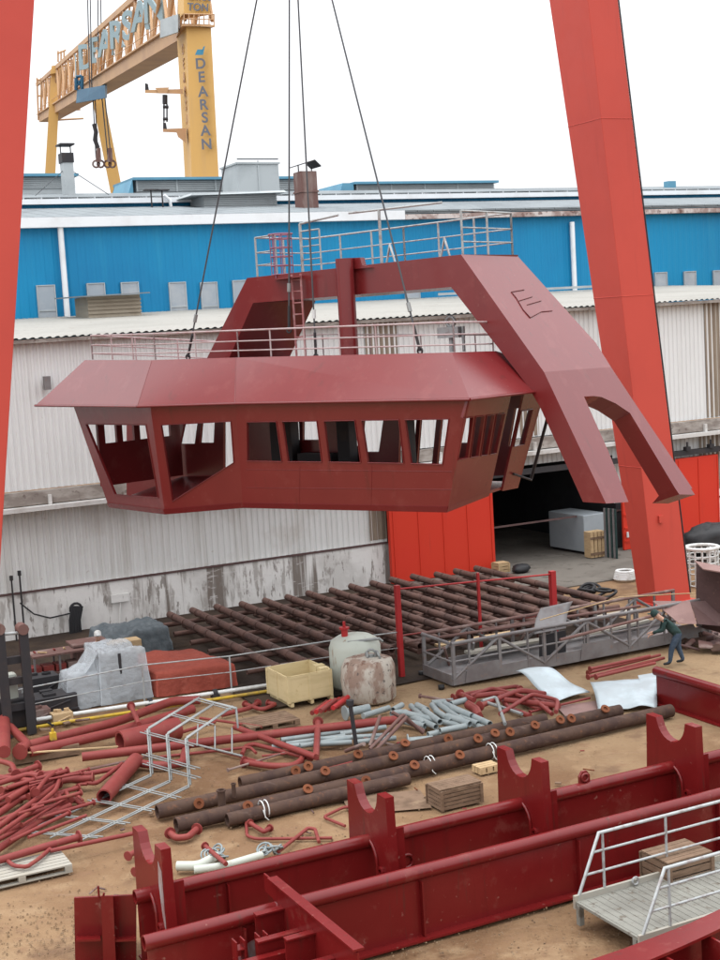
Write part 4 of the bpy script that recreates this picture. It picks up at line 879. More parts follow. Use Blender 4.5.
# ------------------------------------------------------------------ gangway with rails
gw = thing('gangway', 'pale grey gangway with pipe handrails standing by the nearer red girder', 'gangway', G(640, 930))
zd = .42
c1 = G(582, 900, zd); c2 = G(632, 940, zd); aw, bw1 = ab(c1); _, bw0 = ab(c2); aw = (aw+ab(c2)[0])/2
ln = 4.6
m = MB(); m.boxab(aw, aw+ln, bw0, bw1, zd-.05, zd)
for i in range(30): m.boxab(aw+.05+i*.15, aw+.07+i*.15, bw0+.06, bw1-.06, zd, zd+.008)
m.build('deck', deck_grey, gw)
m = MB(); m.boxab(aw-.02, aw+ln, bw1+.002, bw1+.06, zd-.14, zd+.1); m.boxab(aw-.02, aw+ln, bw0-.06, bw0-.002, zd-.14, zd+.06); m.build('kick_plate', wood_grey, gw)
for b in (bw0+.1, bw1-.06):
    for a_ in (aw-.01, aw+ln-.1): m = MB(); m.boxab(a_, a_+.1, b-.05, b+.05, 0, zd-.052); m.build('foot', deck_grey, gw)
for b, hp in ((bw1+.03, 1.15), (bw0-.03, 1.1)):
    m = MB(); t0 = A(aw+.03, b, zd-.05); t1 = A(aw+.58, b, zd+hp)
    m.tube([t0, t1, A(aw+ln, b, zd+hp+.0)], .03, 8)
    for fz_ in (.36, .68): q = lerp(t0, t1, fz_+.04); m.tube([q, A(aw+ln, b, q.z)], .024, 8)
    for a_ in (.66, 2.1, 3.5): m.tube([A(aw+a_, b, zd), A(aw+a_, b, zd+hp)], .026, 8)
    m.build('handrail', rail_paint, gw)
m = MB(); q = A(aw+1.3, bw1-.05, zd+.1); m.torus(q, N, .07, .02, 12, 5); m.build('eye_ring', rail_paint, gw)

# ------------------------------------------------------------------ crates, pallets
def crate(q, ax, size, label, m_=wood, name='wooden_crate', slats=5):
    x, y = ax; z = Z; o = thing(name, label, 'crate', q); c = V(q)
    m = MB()
    for i in range(slats):
        zz = (i+.5)*size[2]/slats; t = size[2]/slats*.8
        for s in (-1, 1): m.box(c+y*s*size[1]/2+z*zz, (size[0], .03, t), (x, y, z)); m.box(c+x*s*size[0]/2+z*zz, (.03, size[1]-.04, t), (x, y, z))
    m.build('side_boards', m_, o)
    m = MB()
    for i in range(6): m.box(c-y*size[1]/2+y*size[1]*(i+.5)/6+z*(size[2]+.018), (size[0]+.05, size[1]/6*.9, .03), (x, y, z))
    m.build('lid_boards', m_, o)
    m = MB()
    for sx in (-1, 1):
        for sy in (-1, 1): m.box(c+x*sx*(size[0]/2+.018)*.96+y*sy*(size[1]/2+.032)+z*size[2]/2, (.07, .03, size[2]), (x, y, z))
    m.box(c+z*.03, (size[0]-.06, size[1]-.06, .05), (x, y, z)); m.build('corner_posts', m_, o)
    return o
crate(lerp(G(440, 812), G(483, 801), .5)+N*.3, (U, N), (1.05, .62, .46), 'small slatted brown crate standing alone on the dirt behind the saddle girder')
crate(G(683, 893)+N*.15, (U, N), (1.0, .8, .75), 'brown box with a stained lid standing beyond the gangway rails')
# yellow crate
yc_ = thing('yellow_crate', 'open pale yellow plywood crate standing beside the rusty block', 'crate', G(300, 700))
k0, k1, k2 = G(268, 697), G(289, 708), G(333, 699.5); k3 = k0+k2-k1
hz = .92; zb0 = .12
def side(q0, q1):
    d = (q1-q0).normalized(); n = V((-d.y, d.x, 0)); cc = (k0+k2)/2
    if n.dot(cc-q0) < 0: n = -n
    m = MB(); m.slab([q0+Z*zb0, q1+Z*zb0, q1+Z*hz, q0+Z*hz], n*.03)
    for t in (0.02, .5, .98): q = lerp(q0, q1, t); m.slab([q-d*.045+Z*zb0, q+d*.045+Z*zb0, q+d*.045+Z*hz, q-d*.045+Z*hz], n*-.02)
    m.slab([q0+Z*(hz-.09), q1+Z*(hz-.09), q1+Z*hz, q0+Z*hz], n*-.012)
    m.build('side_panel', crate_yellow, yc_)
for q0, q1 in ((k0, k1), (k1, k2), (k2, k3), (k3, k0)): side(q0, q1)
m = MB(); m.slab([k0+Z*.12, k1+Z*.12, k2+Z*.12, k3+Z*.12], Z*.03)
for t in (.05, .5, .95): q0, q1 = lerp(k0, k3, t), lerp(k1, k2, t); m.slab([q0, q1, q1+Z*.11, q0+Z*.11], (k3-k0).normalized()*.1)
m.build('base', crate_yellow, yc_)
m = MB(); c_ = lerp(k2, k3, .5)-(k3-k0)*.2
for t in (.2, .45): q = lerp(k1, k2, .9)*(1-t)+k3*t; m.box(q+Z*(hz-.08), (.3, .25, .2), (U, N, Z))
m.build('inner_cleat', crate_yellow, yc_)
def pallet(c, x, y, L, Wd, label, m_, planks=6):
    o = thing('wooden_pallet', label, 'pallet', c); m = MB()
    for i in range(planks): m.box(V(c)+y*(-Wd/2+Wd*(i+.5)/planks)+Z*.155, (L, Wd/planks*.85, .03), (x, y, Z))
    m.build('top_boards', m_, o)
    m = MB()
    for sx in (-1, 0, 1):
        for sy in (-1, 0, 1): m.box(V(c)+x*sx*(L/2-.08)+y*sy*(Wd/2-.06)+Z*.085, (.15, .12, .11), (x, y, Z))
    for sy in (-1, 0, 1): m.box(V(c)+y*sy*(Wd/2-.06)+Z*.015, (L, .12, .026), (x, y, Z))
    m.build('base_blocks', m_, o); return o
q = G(73, 872); pallet(q-U*1.05+N*.5, U, N, 2.1, 1.0, 'pale grey boarded pallet lying under thin red pipes', wood_grey)
q = G(268, 725); pallet(q, U, N, 1.5, 1.1, 'dark brown pallet lying in front of the yellow crate', wood)
q = G(486, 771); pallet(q, U, N, .55, .4, 'small broken pallet end tucked beside the long rusty pipes', wood_tan, 3)

# ------------------------------------------------------------------ drums / tanks
tk = thing('white_tank', 'dirty white round tank with red valve behind the rusty block', 'tank', G(357, 703))
c = G(357, 686); c.z = 0
m = MB(); m.lathe([(.0, 0), (.74, 0), (.79, .12), (.79, 1.25), (.72, 1.45), (.5, 1.58), (0, 1.62)], c, seg=26); m.build('body', tank_white, tk)
m = MB(); q = c+V((-.28, -.1, 1.55)); m.tube([q, q+Z*.3], .1, 8); m.disc(q+Z*.3, Z, .16, .05, 10); m.tube([q+Z*.32, q+Z*.5], .05, 6); m.build('valve', fence_red, tk)
m = MB(); m.tube([c+V((-.2, -.55, 1.5)), c+V((.75, -.5, 1.55)), c+V((.85, -.45, 1.45))], .045, 6); m.build('pipe_bow', steel, tk)
bk_ = thing('rusty_block', 'rust streaked grey round mooring block with lifting shackle, beside the yellow crate', 'mooring block', G(370, 709))
c = G(370, 699)
m = MB(); m.lathe([(0, 0), (.70, 0), (.78, .08), (.81, .6), (.79, 1.0), (.7, 1.2), (.5, 1.27), (0, 1.3)], c, seg=28, jitter=.06); m.build('body', tank_rust, bk_)
m = MB(); m.torus(c+V((.12, -.1, 1.38)), (.3, 1, 0), .13, .035, 14, 6); m.torus(c+V((.32, -.2, 1.34)), (1, .2, .3), .13, .04, 14, 6); m.torus(c+V((-.02, -.1, 1.33)), (1, .2, 0), .1, .035, 14, 6); m.tube([c+V((.1, -.1, 1.25)), c+V((.1, -.1, 1.36))], .1, 8); m.build('shackle', steel, bk_)

# ------------------------------------------------------------------ tarpaulin cargo, wrapped machine
def drape(mb, corners, hgt, seed, amp=.07, lumps=(), flare=.06, nx=30, ny=26, crease=.07, tilt=(0, 0)):
    """a cover thrown over a load: creased top, sides hanging in folds to the ground"""
    k0, k1, k2, k3 = corners; cc = (k0+k1+k2+k3)/4
    def fn(u, v):
        def sk(t): return (0, .2-t) if t < .2 else ((1, t-.8) if t > .8 else ((t-.2)/.6, 0))
        uu, du = sk(u); vv, dv = sk(v)
        q = lerp(lerp(k0, k1, uu), lerp(k3, k2, uu), vv)
        e = max(du, dv)/.2
        z = hgt+tilt[0]*(uu-.5)+tilt[1]*(vv-.5)
        for (lu, lv, lr, lh) in lumps: d2 = ((uu-lu)**2+(vv-lv)**2)/lr**2; z += lh*math.exp(-d2*2)
        z += amp*noise.noise(V((uu*3+seed, vv*3, seed)))
        rid = 1-2*abs(noise.noise(V((q.x*1.6+seed, q.y*1.6, e*2.0)))); rid2 = 1-2*abs(noise.noise(V((q.x*3.7, q.y*3.7+seed, e*1.5))))
        z += crease*(rid-.6)*.7+crease*.4*(rid2-.6)
        edge_ = min(uu, 1-uu, vv, 1-vv); z -= .05*math.exp(-edge_*30)
        out = (q-cc); out.z = 0; out.normalize()
        along = uu*(k1-k0).length+vv*(k3-k0).length
        fold = math.sin(along*7+3*noise.noise(V((along*.9, seed, 0))))*.5+1-2*abs(noise.noise(V((along*2.4, seed+3, e*.6))))
        q = q+out*(flare*e+fold*.05*e+crease*.5*rid*e); q.z = z*(1-e**1.0)+.01
        return q
    mb.grid(fn, nx*2, ny*2)
def draped(corners, hgt, seed, m_, name, label, cat, **kw):
    mb = MB(); drape(mb, corners, hgt, seed, **kw); return one(mb, name, m_, label, cat)
k0, k1 = G(158, 697), G(236, 686); hgt = .72
k3 = k0+N*3.1-U*.1; k2 = k1+N*2.9-U*.3
draped([k0, k1, k2, k3], .74, 2, tarp_red, 'covered_cargo', 'low load covered by a faded red tarpaulin beside the pipe rack', 'covered load', amp=.05, lumps=((.35, .75, .25, .16), (.75, .3, .3, .07), (.15, .35, .22, -.12)), crease=.05)
q = G(118, 655); draped([G(108, 661), G(170, 650), G(170, 650)+N*2.0, G(108, 661)+N*2.0], .85, 5, tarp_dark, 'covered_cargo', 'crumpled dark grey tarpaulin heaped over a load against the concrete wall', 'covered load', amp=.18, lumps=((.7, .5, .3, .15), (.2, .6, .2, .1)), crease=.16)
mb = MB(); mb.box(G(118, 660)+Z*.35, (1.5, .9, .7)); one(mb, 'pale_case', wood_tan, 'pale plywood case partly under the dark tarpaulin', 'case', None, .02)
mc = thing('wrapped_machine', 'machine wrapped in cloudy clear plastic sheet beside the red tarpaulin', 'machine', G(108, 705))
def blob(mb, c, rx, ry, rz, seed, sq=2.6, nu=30, nv=20, amp=.1):
    def fn(u, v):
        th, ph = u*2*math.pi, -math.pi/2+v*math.pi
        cx, cy, cz = math.cos(th)*math.cos(ph), math.sin(th)*math.cos(ph), math.sin(ph)
        pw = lambda t: math.copysign(abs(t)**(2/sq), t)
        k = 1+amp*noise.noise(V((cx*2.2, cy*2.2, cz*2.2+seed)))+amp*.5*noise.noise(V((cx*6, cy*6, cz*3+seed)))
        q = V(c)+(U*pw(cx)*rx+N*pw(cy)*ry+Z*pw(cz)*rz)*k
        q.z = max(q.z, .03); return q
    mb.grid(fn, nu, nv)
g1 = G(87, 708); g2 = G(126, 701)
m = MB(); drape(m, [g2-U*.72, g2+U*.72, g2+U*.66+N*1.7, g2-U*.7+N*1.7], 1.62, 1, amp=.06, crease=.085, flare=.10, lumps=((.95, .5, .3, -.15),), tilt=(-.1, 0))
drape(m, [g1-U*.5+N*.1, g1+U*.62+N*.1, g1+U*.6+N*1.2, g1-U*.45+N*1.2], 1.0, 6, amp=.08, crease=.09, flare=.12, lumps=((.5, .5, .5, .22), (1, .5, .3, .3), (0, .5, .3, -.2)), nx=24, ny=20)
m.grid(lambda u, v: lerp(g2-U*.72+N*.1+Z*1.6, g1-U*.3+N*.15+Z*.95, u)+N*(v*1.2)+Z*(-.2*math.sin(u*math.pi)+.06*noise.noise(V((u*5, v*5, 2)))), 14, 10)
m.build('plastic_sheet', plastic, mc)
m = MB(); m.box(g2+N*.95+Z*.75, (1.15, 1.3, 1.3)); m.build('machine_body', grey_steel, mc, bevel=.04)
m = MB(); m.tube([g1+N*.1+Z*.55, g1+N*1.0+Z*.55], .42, 16); m.build('machine_drum', grey_steel, mc)
m = MB(); m.tube([g2-U*.1-N*.02+Z*.3, g2-U*.1-N*.02+Z*1.5], .05, 6); m.build('machine_mast', dark_steel, mc)

PRM = pipe_red
# ------------------------------------------------------------------ dark mast, bench and clutter by the wall
fk = thing('forklift_mast', 'dark upright twin-column lifting mast standing by the wall, near a work bench', 'lifting mast', G(20, 733))
qm = G(20, 736)
for px in (8, 31):
    q = G(px, 737 if px < 20 else 733); zt = P(px, 628, q.y).z
    m = MB(); m.box(q+Z*zt/2, (.18, .26, zt)); m.boxab(ab(q)[0]-.13, ab(q)[0]+.13, ab(q)[1]-.17, ab(q)[1]-.15, 0, zt); m.build('column', dark_steel, fk)
    m = MB(); m.tube([q+Z*zt-N*.2, q+Z*zt+N*.2], .16, 10); m.build('roller', chimney_rust, fk)
q0, q1 = G(8, 737), G(31, 733)
for zz in (.7, 1.45, 2.05):
    m = MB(); m.slab([q0+Z*zz, q1+Z*zz, q1+Z*(zz+.2), q0+Z*(zz+.2)], N*.15); m.build('carriage_bar', dark_steel, fk)
m = MB(); m.tube([q0-U*.8+Z*(P(8, 632, q0.y).z), q1+Z*P(31, 632, q1.y).z], .05, 6); m.build('top_bar', rail_paint, fk)
m = MB(); m.box(lerp(q0, q1, .4)+N*.9+Z*.55, (1.3, 1.3, .9)); m.build('body', dark_steel, fk, bevel=.06)
m = MB(); m.box(lerp(q0, q1, .5)-U*.1+N*.5+Z*1.2, (.5, .4, 1.0)); m.build('white_canister', tank_white, fk, bevel=.08)
wb = thing('work_bench', 'cluttered steel work bench against the concrete wall', 'bench', G(55, 690))
q = G(36, 690); a_, b_ = ab(q)
m = MB(); m.boxab(a_, a_+1.7, b_, b_+.9, 1.0, 1.06); m.build('top', chimney_rust, wb)
for da in (.04, .85, 1.66):
    for db in (.05, .85): m = MB(); m.boxab(a_+da-.03, a_+da+.03, b_+db-.03, b_+db+.03, 0, 1.0); m.build('leg', grey_steel, wb)
m = MB(); m.boxab(a_, a_+1.7, b_, b_+.9, .42, .46); m.build('shelf', chimney_rust, wb)
for i in range(5):
    mb = MB(); q = A(a_+.2+.32*i, b_+.3+random.random()*.3, 1.07); mb.tube([q, q+V((random.uniform(-.3, .3), random.uniform(-.2, .2), .06))], .03, 6); one(mb, 'scrap_bar', wood_tan if i % 2 else pipe_red, 'short scrap bar lying on the work bench', 'bar', 'scrap bars on the bench')
for i in range(4):
    mb = MB(); q = A(a_+.1+.4*i, b_+.35, .47); mb.box(q+Z*.11, (.34, .5, .22)); one(mb, 'parts_bin', pipe_red if i < 3 else chimney_rust, 'reddish parts bin on the bench shelf', 'bin', 'bins on the bench shelf', .01)
for i in range(14):
    q = A(a_-.1+random.random()*3.2, b_-.9+random.random()*.9, .05); mb = MB(); d = V((random.uniform(-1, 1), random.uniform(-.4, .4), random.uniform(0, .15)))*.5
    mb.tube([q, q+d], .05, 6); one(mb, 'scrap_offcut', random.choice([plate_dark, dark_steel, wood_tan, chimney_rust]), 'short metal or timber offcut in the dark clutter under the bench', 'offcut', 'offcuts on the ground by the bench')
for px, yt, yb in ((18, 577, 655), (26, 572, 650)):
    q = A(ab(PN(px, yb, 51.7))[0], 51.7, 0); zt = PN(px, yt, 51.7).z; mb = MB(); mb.tube([q, V((q.x, q.y, zt))], .035, 6); mb.tube([V((q.x, q.y, zt-.1)), V((q.x, q.y, zt+.08))], .07, 6); one(mb, 'wall_pole', dark_steel, 'thin dark pole rising in front of the concrete wall', 'pole', 'thin poles by the wall')
mb = MB(); mb.tube([PN(20, 603, 51.75), PN(34, 614, 51.75), PN(50, 618, 51.75), PN(72, 613, 51.75)], .03, 6); one(mb, 'wall_cable', black, 'black cable sagging across the concrete wall', 'cable')
mb = MB()
for k in range(7):
    x = 71+k*1.6; mb.tube([PN(x+1.5, 606, 51.6), PN(x-1, 620, 51.55), PN(x+random.uniform(-1, 2), 652+random.uniform(-4, 6), 51.5)], .05, 6)
mb.torus(PN(76, 609, 51.6), N, .22, .05, 12, 6); one(mb, 'hose_coil', black, 'dark bundle of hoses hanging on the concrete wall', 'hose')
mb = MB(); q = PN(120, 598, 51.8); mb.box(q, (.7, .1, .3)); mb.tube([q-Z*.15, PN(120, 625, 51.8)], .03, 5); one(mb, 'switch_box', concrete_wall, 'small pale switch box with conduit on the concrete wall', 'switch box')
mb = MB(); q = G(90, 675); mb.box(q+Z*.55, (1.0, .8, 1.1)); mb.box(q+Z*1.13, (1.2, .95, .06)); one(mb, 'steel_cabinet', chimney_rust, 'brown cabinet with pale top standing by the hose bundle', 'cabinet')

for k, (px, py, sx, sy, sz, m_, lab, nm) in enumerate(((50, 712, 1.5, .9, .55, dark_steel, 'dark machine base on the ground between mast and plastic wrap', 'idle_machine'), (44, 700, .9, .7, .8, dark_steel, 'dark boxy machine standing in front of the work bench', 'dark_machine'), (62, 722, .6, .4, .3, wood_tan, 'small tan box in the dark clutter near the kerb', 'small_box'), (-6, 722, 1.2, 1.2, 1.1, cloth_green, 'dark green machine housing at the photo edge by the mast', 'machine_housing'), (38, 722, .7, .5, .4, chimney_rust, 'rusty box on the ground next to the mast', 'rusty_box'))):
    mb = MB(); q = G(px, py); mb.box(q+Z*sz/2, (sx, sy, sz))
    for j in range(3): mb.box(q+Z*(sz+.04)+U*(random.uniform(-.35, .35)*sx)+N*(random.uniform(-.3, .3)*sy), (sx*.25, sy*.2, .08))
    mb.tube([q-N*(sy/2+.03)-U*sx*.3+Z*sz*.3, q-N*(sy/2+.03)+U*sx*.35+Z*sz*.7], .03, 6)
    one(mb, nm, m_, lab, 'machine' if 'machine' in nm else 'box', None, .02)
for k in range(34):
    px, py = random.uniform(38, 78), random.uniform(694, 732); q = G(px, py, .04+random.random()*.1); d = V((random.uniform(-1, 1), random.uniform(-.5, .5), random.uniform(0, .2)))*random.uniform(.2, .5)
    mb = MB()
    if k % 2: mb.tube([q, q+d], .035, 6)
    else: mb.slab([q, q+d, q+d+N*.2, q+N*.2], Z*.04)
    one(mb, 'scrap_offcut', random.choice([plate_dark, dark_steel, wood_tan, chimney_rust, wood, PRM]), 'short metal or timber offcut in the dark clutter under the bench', 'offcut', 'offcuts on the ground by the bench')
# ------------------------------------------------------------------ people
def person(base, face, label, lean, pose, jacket, trousers, hat, hat_label, hh=1.72):
    """continuous skinned body; face = heading vector on the ground"""
    X = V(face).normalized(); Yv = V((-X.y, X.x, 0)); o = thing('person', label, 'person', base)
    k = hh/1.72
    def w_(f_, s, z): return V(base)+(X*f_+Yv*s+Z*z)*k
    vs, es, rs = [], [], []
    def add(q, r, par=None):
        vs.append(q); rs.append(r*k*(1.13 if r > .054 else 1)); 
        if par is not None: es.append((par, len(vs)-1))
        return len(vs)-1
    ln = lean
    def tor(d, s, up=0):  # point along the leaning spine
        return w_(math.sin(ln)*d+pose['hipf'], s, pose['hip']+math.cos(ln)*d+up)
    pel = add(tor(0, 0), .15)
    wst = add(tor(.17, 0), .145, pel); che = add(tor(.38, 0), .165, wst); nk = add(tor(.53, 0), .085, che)
    hx = math.sin(ln*1.1)
    nk2 = add(tor(.60, 0)+X*.02*k, .058, nk); hd_ = add(tor(.70, 0)+X*.05*k, .088, nk2); hd2 = add(tor(.80, 0)+X*.05*k, .085, hd_); add(tor(.70, 0)+X*.13*k, .045, hd_)
    fin = []
    for s in (-1, 1):
        fx = pose['foot'][0 if s < 0 else 1]
        hp = add(tor(-.04, .1*s), .115, pel); kn = add(w_((fx*.55)+pose['hipf']*.6+.06, .12*s, .47), .078, hp); an_ = add(w_(fx, .12*s, .1), .055, kn); he = add(w_(fx+.05, .125*s, .055), .05, an_); add(w_(fx+.2, .13*s, .04), .035, he)
        sh = add(tor(.47, .2*s), .075, che)
        hx_, hz_ = pose['hand'][0 if s < 0 else 1]
        hand = w_(hx_, .2*s, hz_); el = (vs[sh]+hand)/2+Z*-.08*k-X*.09*k+Yv*.05*s*k
        e_ = add(el, .055, sh); wr = add(hand, .034, e_); d = (hand-el).normalized()
        pm = add(hand+d*.07*k, .036, wr)
        for j, (off, L_) in enumerate(((-.028, .065), (-.01, .078), (.009, .074), (.026, .058))):
            f1 = add(hand+d*.09*k+X.cross(Z)*off*k, .011, pm); f2 = add(vs[f1]+(d*L_*.55-Z*.012)*k, .010, f1); add(vs[f2]+(d*L_*.35-Z*.03)*k, .009, f2)
        t1 = add(hand+d*.035*k+(X*.035+Yv*-.02*s)*k, .012, wr); add(vs[t1]+(d*.035+X*.015)*k, .010, t1)
    me = bpy.data.meshes.new('body'); me.from_pydata(vs, es, [])
    t = bpy.data.objects.new('tmp', me); COL.objects.link(t)
    sk = t.modifiers.new('skin', 'SKIN'); 
    for i, v_ in enumerate(me.skin_vertices[0].data): v_.radius = (rs[i], rs[i]); v_.use_root = (i == 0)
    ss = t.modifiers.new('sub', 'SUBSURF'); ss.levels = 2; ss.render_levels = 2
    bpy.context.view_layer.update()
    m2 = bpy.data.meshes.new_from_object(t.evaluated_get(bpy.context.evaluated_depsgraph_get())); bpy.data.objects.remove(t)
    m2.materials.clear(); m2.materials.append(jacket); m2.materials.append(trousers); m2.materials.append(skin); m2.materials.append(black)
    hipz = tor(.02, 0).z; nkp = tor(.57, 0); hands = [vs[i] for i in range(len(vs)) if rs[i] <= .0125*k]
    for p_ in m2.polygons:
        c_ = p_.center; p_.use_smooth = True
        along = (c_-tor(0, 0)).dot((tor(1, 0)-tor(0, 0)).normalized())
        if c_.z < base[2]+.09*k: p_.material_index = 3
        elif along > .56*k: p_.material_index = 2
        elif any((c_-h_).length < .09*k for h_ in hands): p_.material_index = 2
        elif c_.z < hipz and along < .03: p_.material_index = 1
    b = bpy.data.objects.new('body', m2); COL.objects.link(b); b.parent = o; b.matrix_parent_inverse = Matrix.Translation(-o.location)
    hc = tor(.80, 0)+X*.045*k; ax = (tor(1, 0)-tor(0, 0)).normalized()
    m = MB(); m.lathe([(.118*k, -.035*k), (.118*k, .03*k), (.10*k, .09*k), (.05*k, .125*k), (0, .132*k)], hc, ax, 16); q = hc+X*.12*k-ax*.02*k
    m.slab([hc+X*.07*k+Yv*.09*k, hc+X*.2*k+Yv*.06*k, hc+X*.2*k-Yv*.06*k, hc+X*.07*k-Yv*.09*k], ax*.015); m.build('cap' if hat is cloth_green else 'helmet', hat, o)
    # facial features
    m = MB(); hcx = tor(.72, 0)+X*.05*k
    m.tube([hcx+X*.09*k+ax*.03*k, hcx+X*.125*k-ax*.01*k], .014*k, 6)
    for s in (-1, 1): m.lathe([(0, -.02*k), (.028*k, 0), (0, .02*k)], hcx+Yv*.092*s*k, Yv, 8)
    m.build('nose_and_ears', skin, o)
    return o
person(G(676, 664), (-.92, .1, 0), 'stooping worker in dark green jacket and blue trousers beside the long grey walkway', math.radians(44), dict(hipf=-.05, hip=.92, foot=(-.22, .18), hand=((.62, .86), (.66, 1.0))), cloth_green, cloth_blue, cloth_green, '', 1.84)
qh = G(97, 634, 1.72); person(V((qh.x, qh.y, 0)), (.3, -.9, 0), 'worker in white helmet and pale overall standing behind the plastic-wrapped machine', math.radians(8), dict(hipf=0, hip=.95, foot=(-.06, .08), hand=((.25, .9), (.28, .95))), cloth_grey, cloth_grey, white_paint, '')

# ------------------------------------------------------------------ long rusty pipes with flanged stubs
NOZ = [(288, 774), (300, 770), (348, 761), (395, 750), (437, 742), (305, 786), (371, 768), (433, 759), (288, 797), (340, 785), (388, 773), (204, 809), (234, 811), (491, 743), (547, 729), (599, 718), (559, 730), (519, 739), (476, 749), (457, 752), (190, 800)]
longp = [((240, 783), (545, 719), .155, 'long brown rusty pipe with flanged stubs, furthest back of the bunch on the dirt'),
         ((157, 812), (620, 710.5), .165, 'long brown rusty pipe with flanged stubs, second from the back of the bunch'),
         ((176, 825), (671, 710.5), .175, 'longest brown rusty pipe of the bunch, its far end reaching the cross girder'),
         ((227, 820), (408, 778.5), .155, 'shorter brown rusty pipe lying foremost of the bunch')]
used_noz = set()
for (p0, p1, r, lab) in longp:
    q0, q1 = G(*p0, r), G(*p1, r)
    o = thing('flanged_pipe', lab, 'pipe', q0, 'long flanged pipes'); m = MB(); m.tube([q0, q1], r, 16, True, True)
    L = (q1-q0).length
    for k in range(int(L/.5)): 
        q = lerp(q0, q1, (k+.5)/int(L/.5)); d = (q1-q0).normalized(); m.tube([q-d*.05, q+d*.05], r*1.02, 16)
    m.build('tube', rust, o)
    for i, (x, y) in enumerate(NOZ):
        t = (x-p0[0])/(p1[0]-p0[0]); yl = p0[1]+(p1[1]-p0[1])*t
        if i in used_noz or not 0.01 < t < .99 or abs(yl-y) > 7: continue
        used_noz.add(i); c = lerp(q0, q1, t); d = (V((random.uniform(-.3, .1), -.75, random.uniform(.2, .8)))).normalized(); ax = (q1-q0).normalized(); d = (d-ax*d.dot(ax)).normalized()
        m = MB(); m.tube([c+d*r*.8, c+d*(r+.05)], .07, 10); m.lathe([(.055, 0), (.125, 0), (.125, .035), (.055, .035), (.055, -.03), (0, -.03)], c+d*(r+.06), d, 14, False); m.build('flanged_stub', rust_orange, o)
for (x, y, h, r) in ((222, 804, .32, .09), (234, 793, .22, .05)):
    q = G(x, y, .3); mb = MB(); mb.tube([q-Z*.1, q+Z*h], r, 12, True, True); mb.disc(q+Z*h, Z, r*1.25, .03, 12, r*.8); one(mb, 'pipe_stub', rust, 'upright rusty pipe stub on the second long pipe' if r > .06 else 'thin upright rusty stub beside the thicker stub', 'pipe stub')
for px, py in ((430, 764), (492, 751), (264, 809)):
    q = G(px, py, .2); mb = MB()
    for k in (-.06, .05): mb.torus(q+U*k, U, .2, .015, 14, 4)
    mb.tube([q+V((0, -.2, .05)), q+V((.05, -.28, -.1)), q+V((.12, -.3, -.16))], .014, 4); one(mb, 'tie_strap', white_paint, 'white strap tied round the long rusty pipes', 'strap', 'straps on the long pipes')

# ------------------------------------------------------------------ loose pipework
def bar(pts, r, m_, name, lab, cat, grp=None, flange=(0, 0), z=None, seg=8, hollow=False):
    z = r+.01 if z is None else z
    q = [G(p[0], p[1], p[2] if len(p) > 2 else z) for p in pts]
    o = thing(name, lab, cat, q[0], grp) if any(flange) else None
    mb = MB(); 
    # soften bends
    if len(q) > 2:
        qq = [q[0]]
        for i in range(1, len(q)-1):
            a_, b_ = (q[i-1]-q[i]), (q[i+1]-q[i]); k = min(a_.length, b_.length)*.35; k = min(k, r*4)
            p0_, p1_ = q[i]+a_.normalized()*k, q[i]+b_.normalized()*k
            for t in (0, .33, .67, 1): qq.append(p0_*(1-t)**2+q[i]*2*t*(1-t)+p1_*t*t)
        qq.append(q[-1]); q = qq
    mb.tube(q, r, seg, True, hollow)
    if not o: return one(mb, name, m_, lab, cat, grp)
    mb.build('tube', m_, o)
    for e, on in ((0, flange[0]), (1, flange[1])):
        if not on: continue
        d = (q[1]-q[0]) if e == 0 else (q[-1]-q[-2]); c = q[0] if e == 0 else q[-1]
        m = MB(); m.disc(c, d, r*1.75, .03, 12); 
        if c.z < r*1.8: pass
        m.build('flange', m_, o)
    return o
PR = pipe_red
bar([(18, 748), (120, 721), (172, 701), (200, 700)], .13, PR, 'red_pipe', 'thick red pipe with a bent end, furthest back of the red pipes', 'pipe', None, z=.35)
bar([(30, 752), (120, 731), (193, 709)], .14, PR, 'red_pipe', 'thick straight red pipe lying just below the bent red one', 'pipe', None, z=.3)
bar([(17, 757), (60, 744), (88, 734)], .08, PR, 'red_pipe', 'slim red pipe lying against the thick red pipes', 'pipe')
bar([(82, 757), (260, 735.5), (402, 719)], .12, PR, 'red_pipe', 'very long red pipe lying between crate and rusty pipes', 'pipe', None, z=.25, seg=12)
bar([(104, 797), (136, 760)], .19, PR, 'red_pipe', 'short fat red pipe with its open end toward the galvanised ladder', 'pipe', None, seg=16, hollow=True)
bar([(130, 762), (160, 766), (183, 763), (186, 748)], .11, PR, 'red_pipe', 'red pipe with an elbow turning up behind the galvanised ladder', 'pipe')
bar([(120, 742), (178, 728)], .30, PR, 'red_pipe', 'wide red pipe with black open mouth', 'pipe', None, seg=20, hollow=True)
mb = MB(); q0, q1 = G(15, 765), G(80, 754); d = (q1-q0).normalized(); mb.slab([q0, q1, q1+Z*.28, q0+Z*.28], N*.25); one(mb, 'box_beam', wood, 'brown box beam with a pale top edge, end-on to a red pipe', 'beam')
mb = MB(); mb.slab([q0+Z*.285-N*.02, G(118, 747, .3)-N*.02, G(118, 747, .3)+N*.02, q0+Z*.285+N*.08], Z*.03); one(mb, 'timber_strip', wood_tan, 'pale timber strip lying along the brown box beam', 'timber')
bar([(4, 720), (4, 752)], .17, PR, 'red_elbow', 'fat red pipe stump at the photo edge above the red pipe pile', 'pipe', None, z=.5, seg=14)
bar([(10, 727), (28, 745), (20, 752)], .12, PR, 'red_elbow', 'bent red pipe beside the fat stump', 'pipe', None, flange=(0, 1), z=.4)
mb = MB(); q = G(53, 736, .5); mb.box(q, (.16, .16, .2)); mb.tube([q, q+Z*.2], .04, 6); one(mb, 'yellow_valve', yellow_line, 'small yellow valve sitting on a thick red pipe', 'valve')
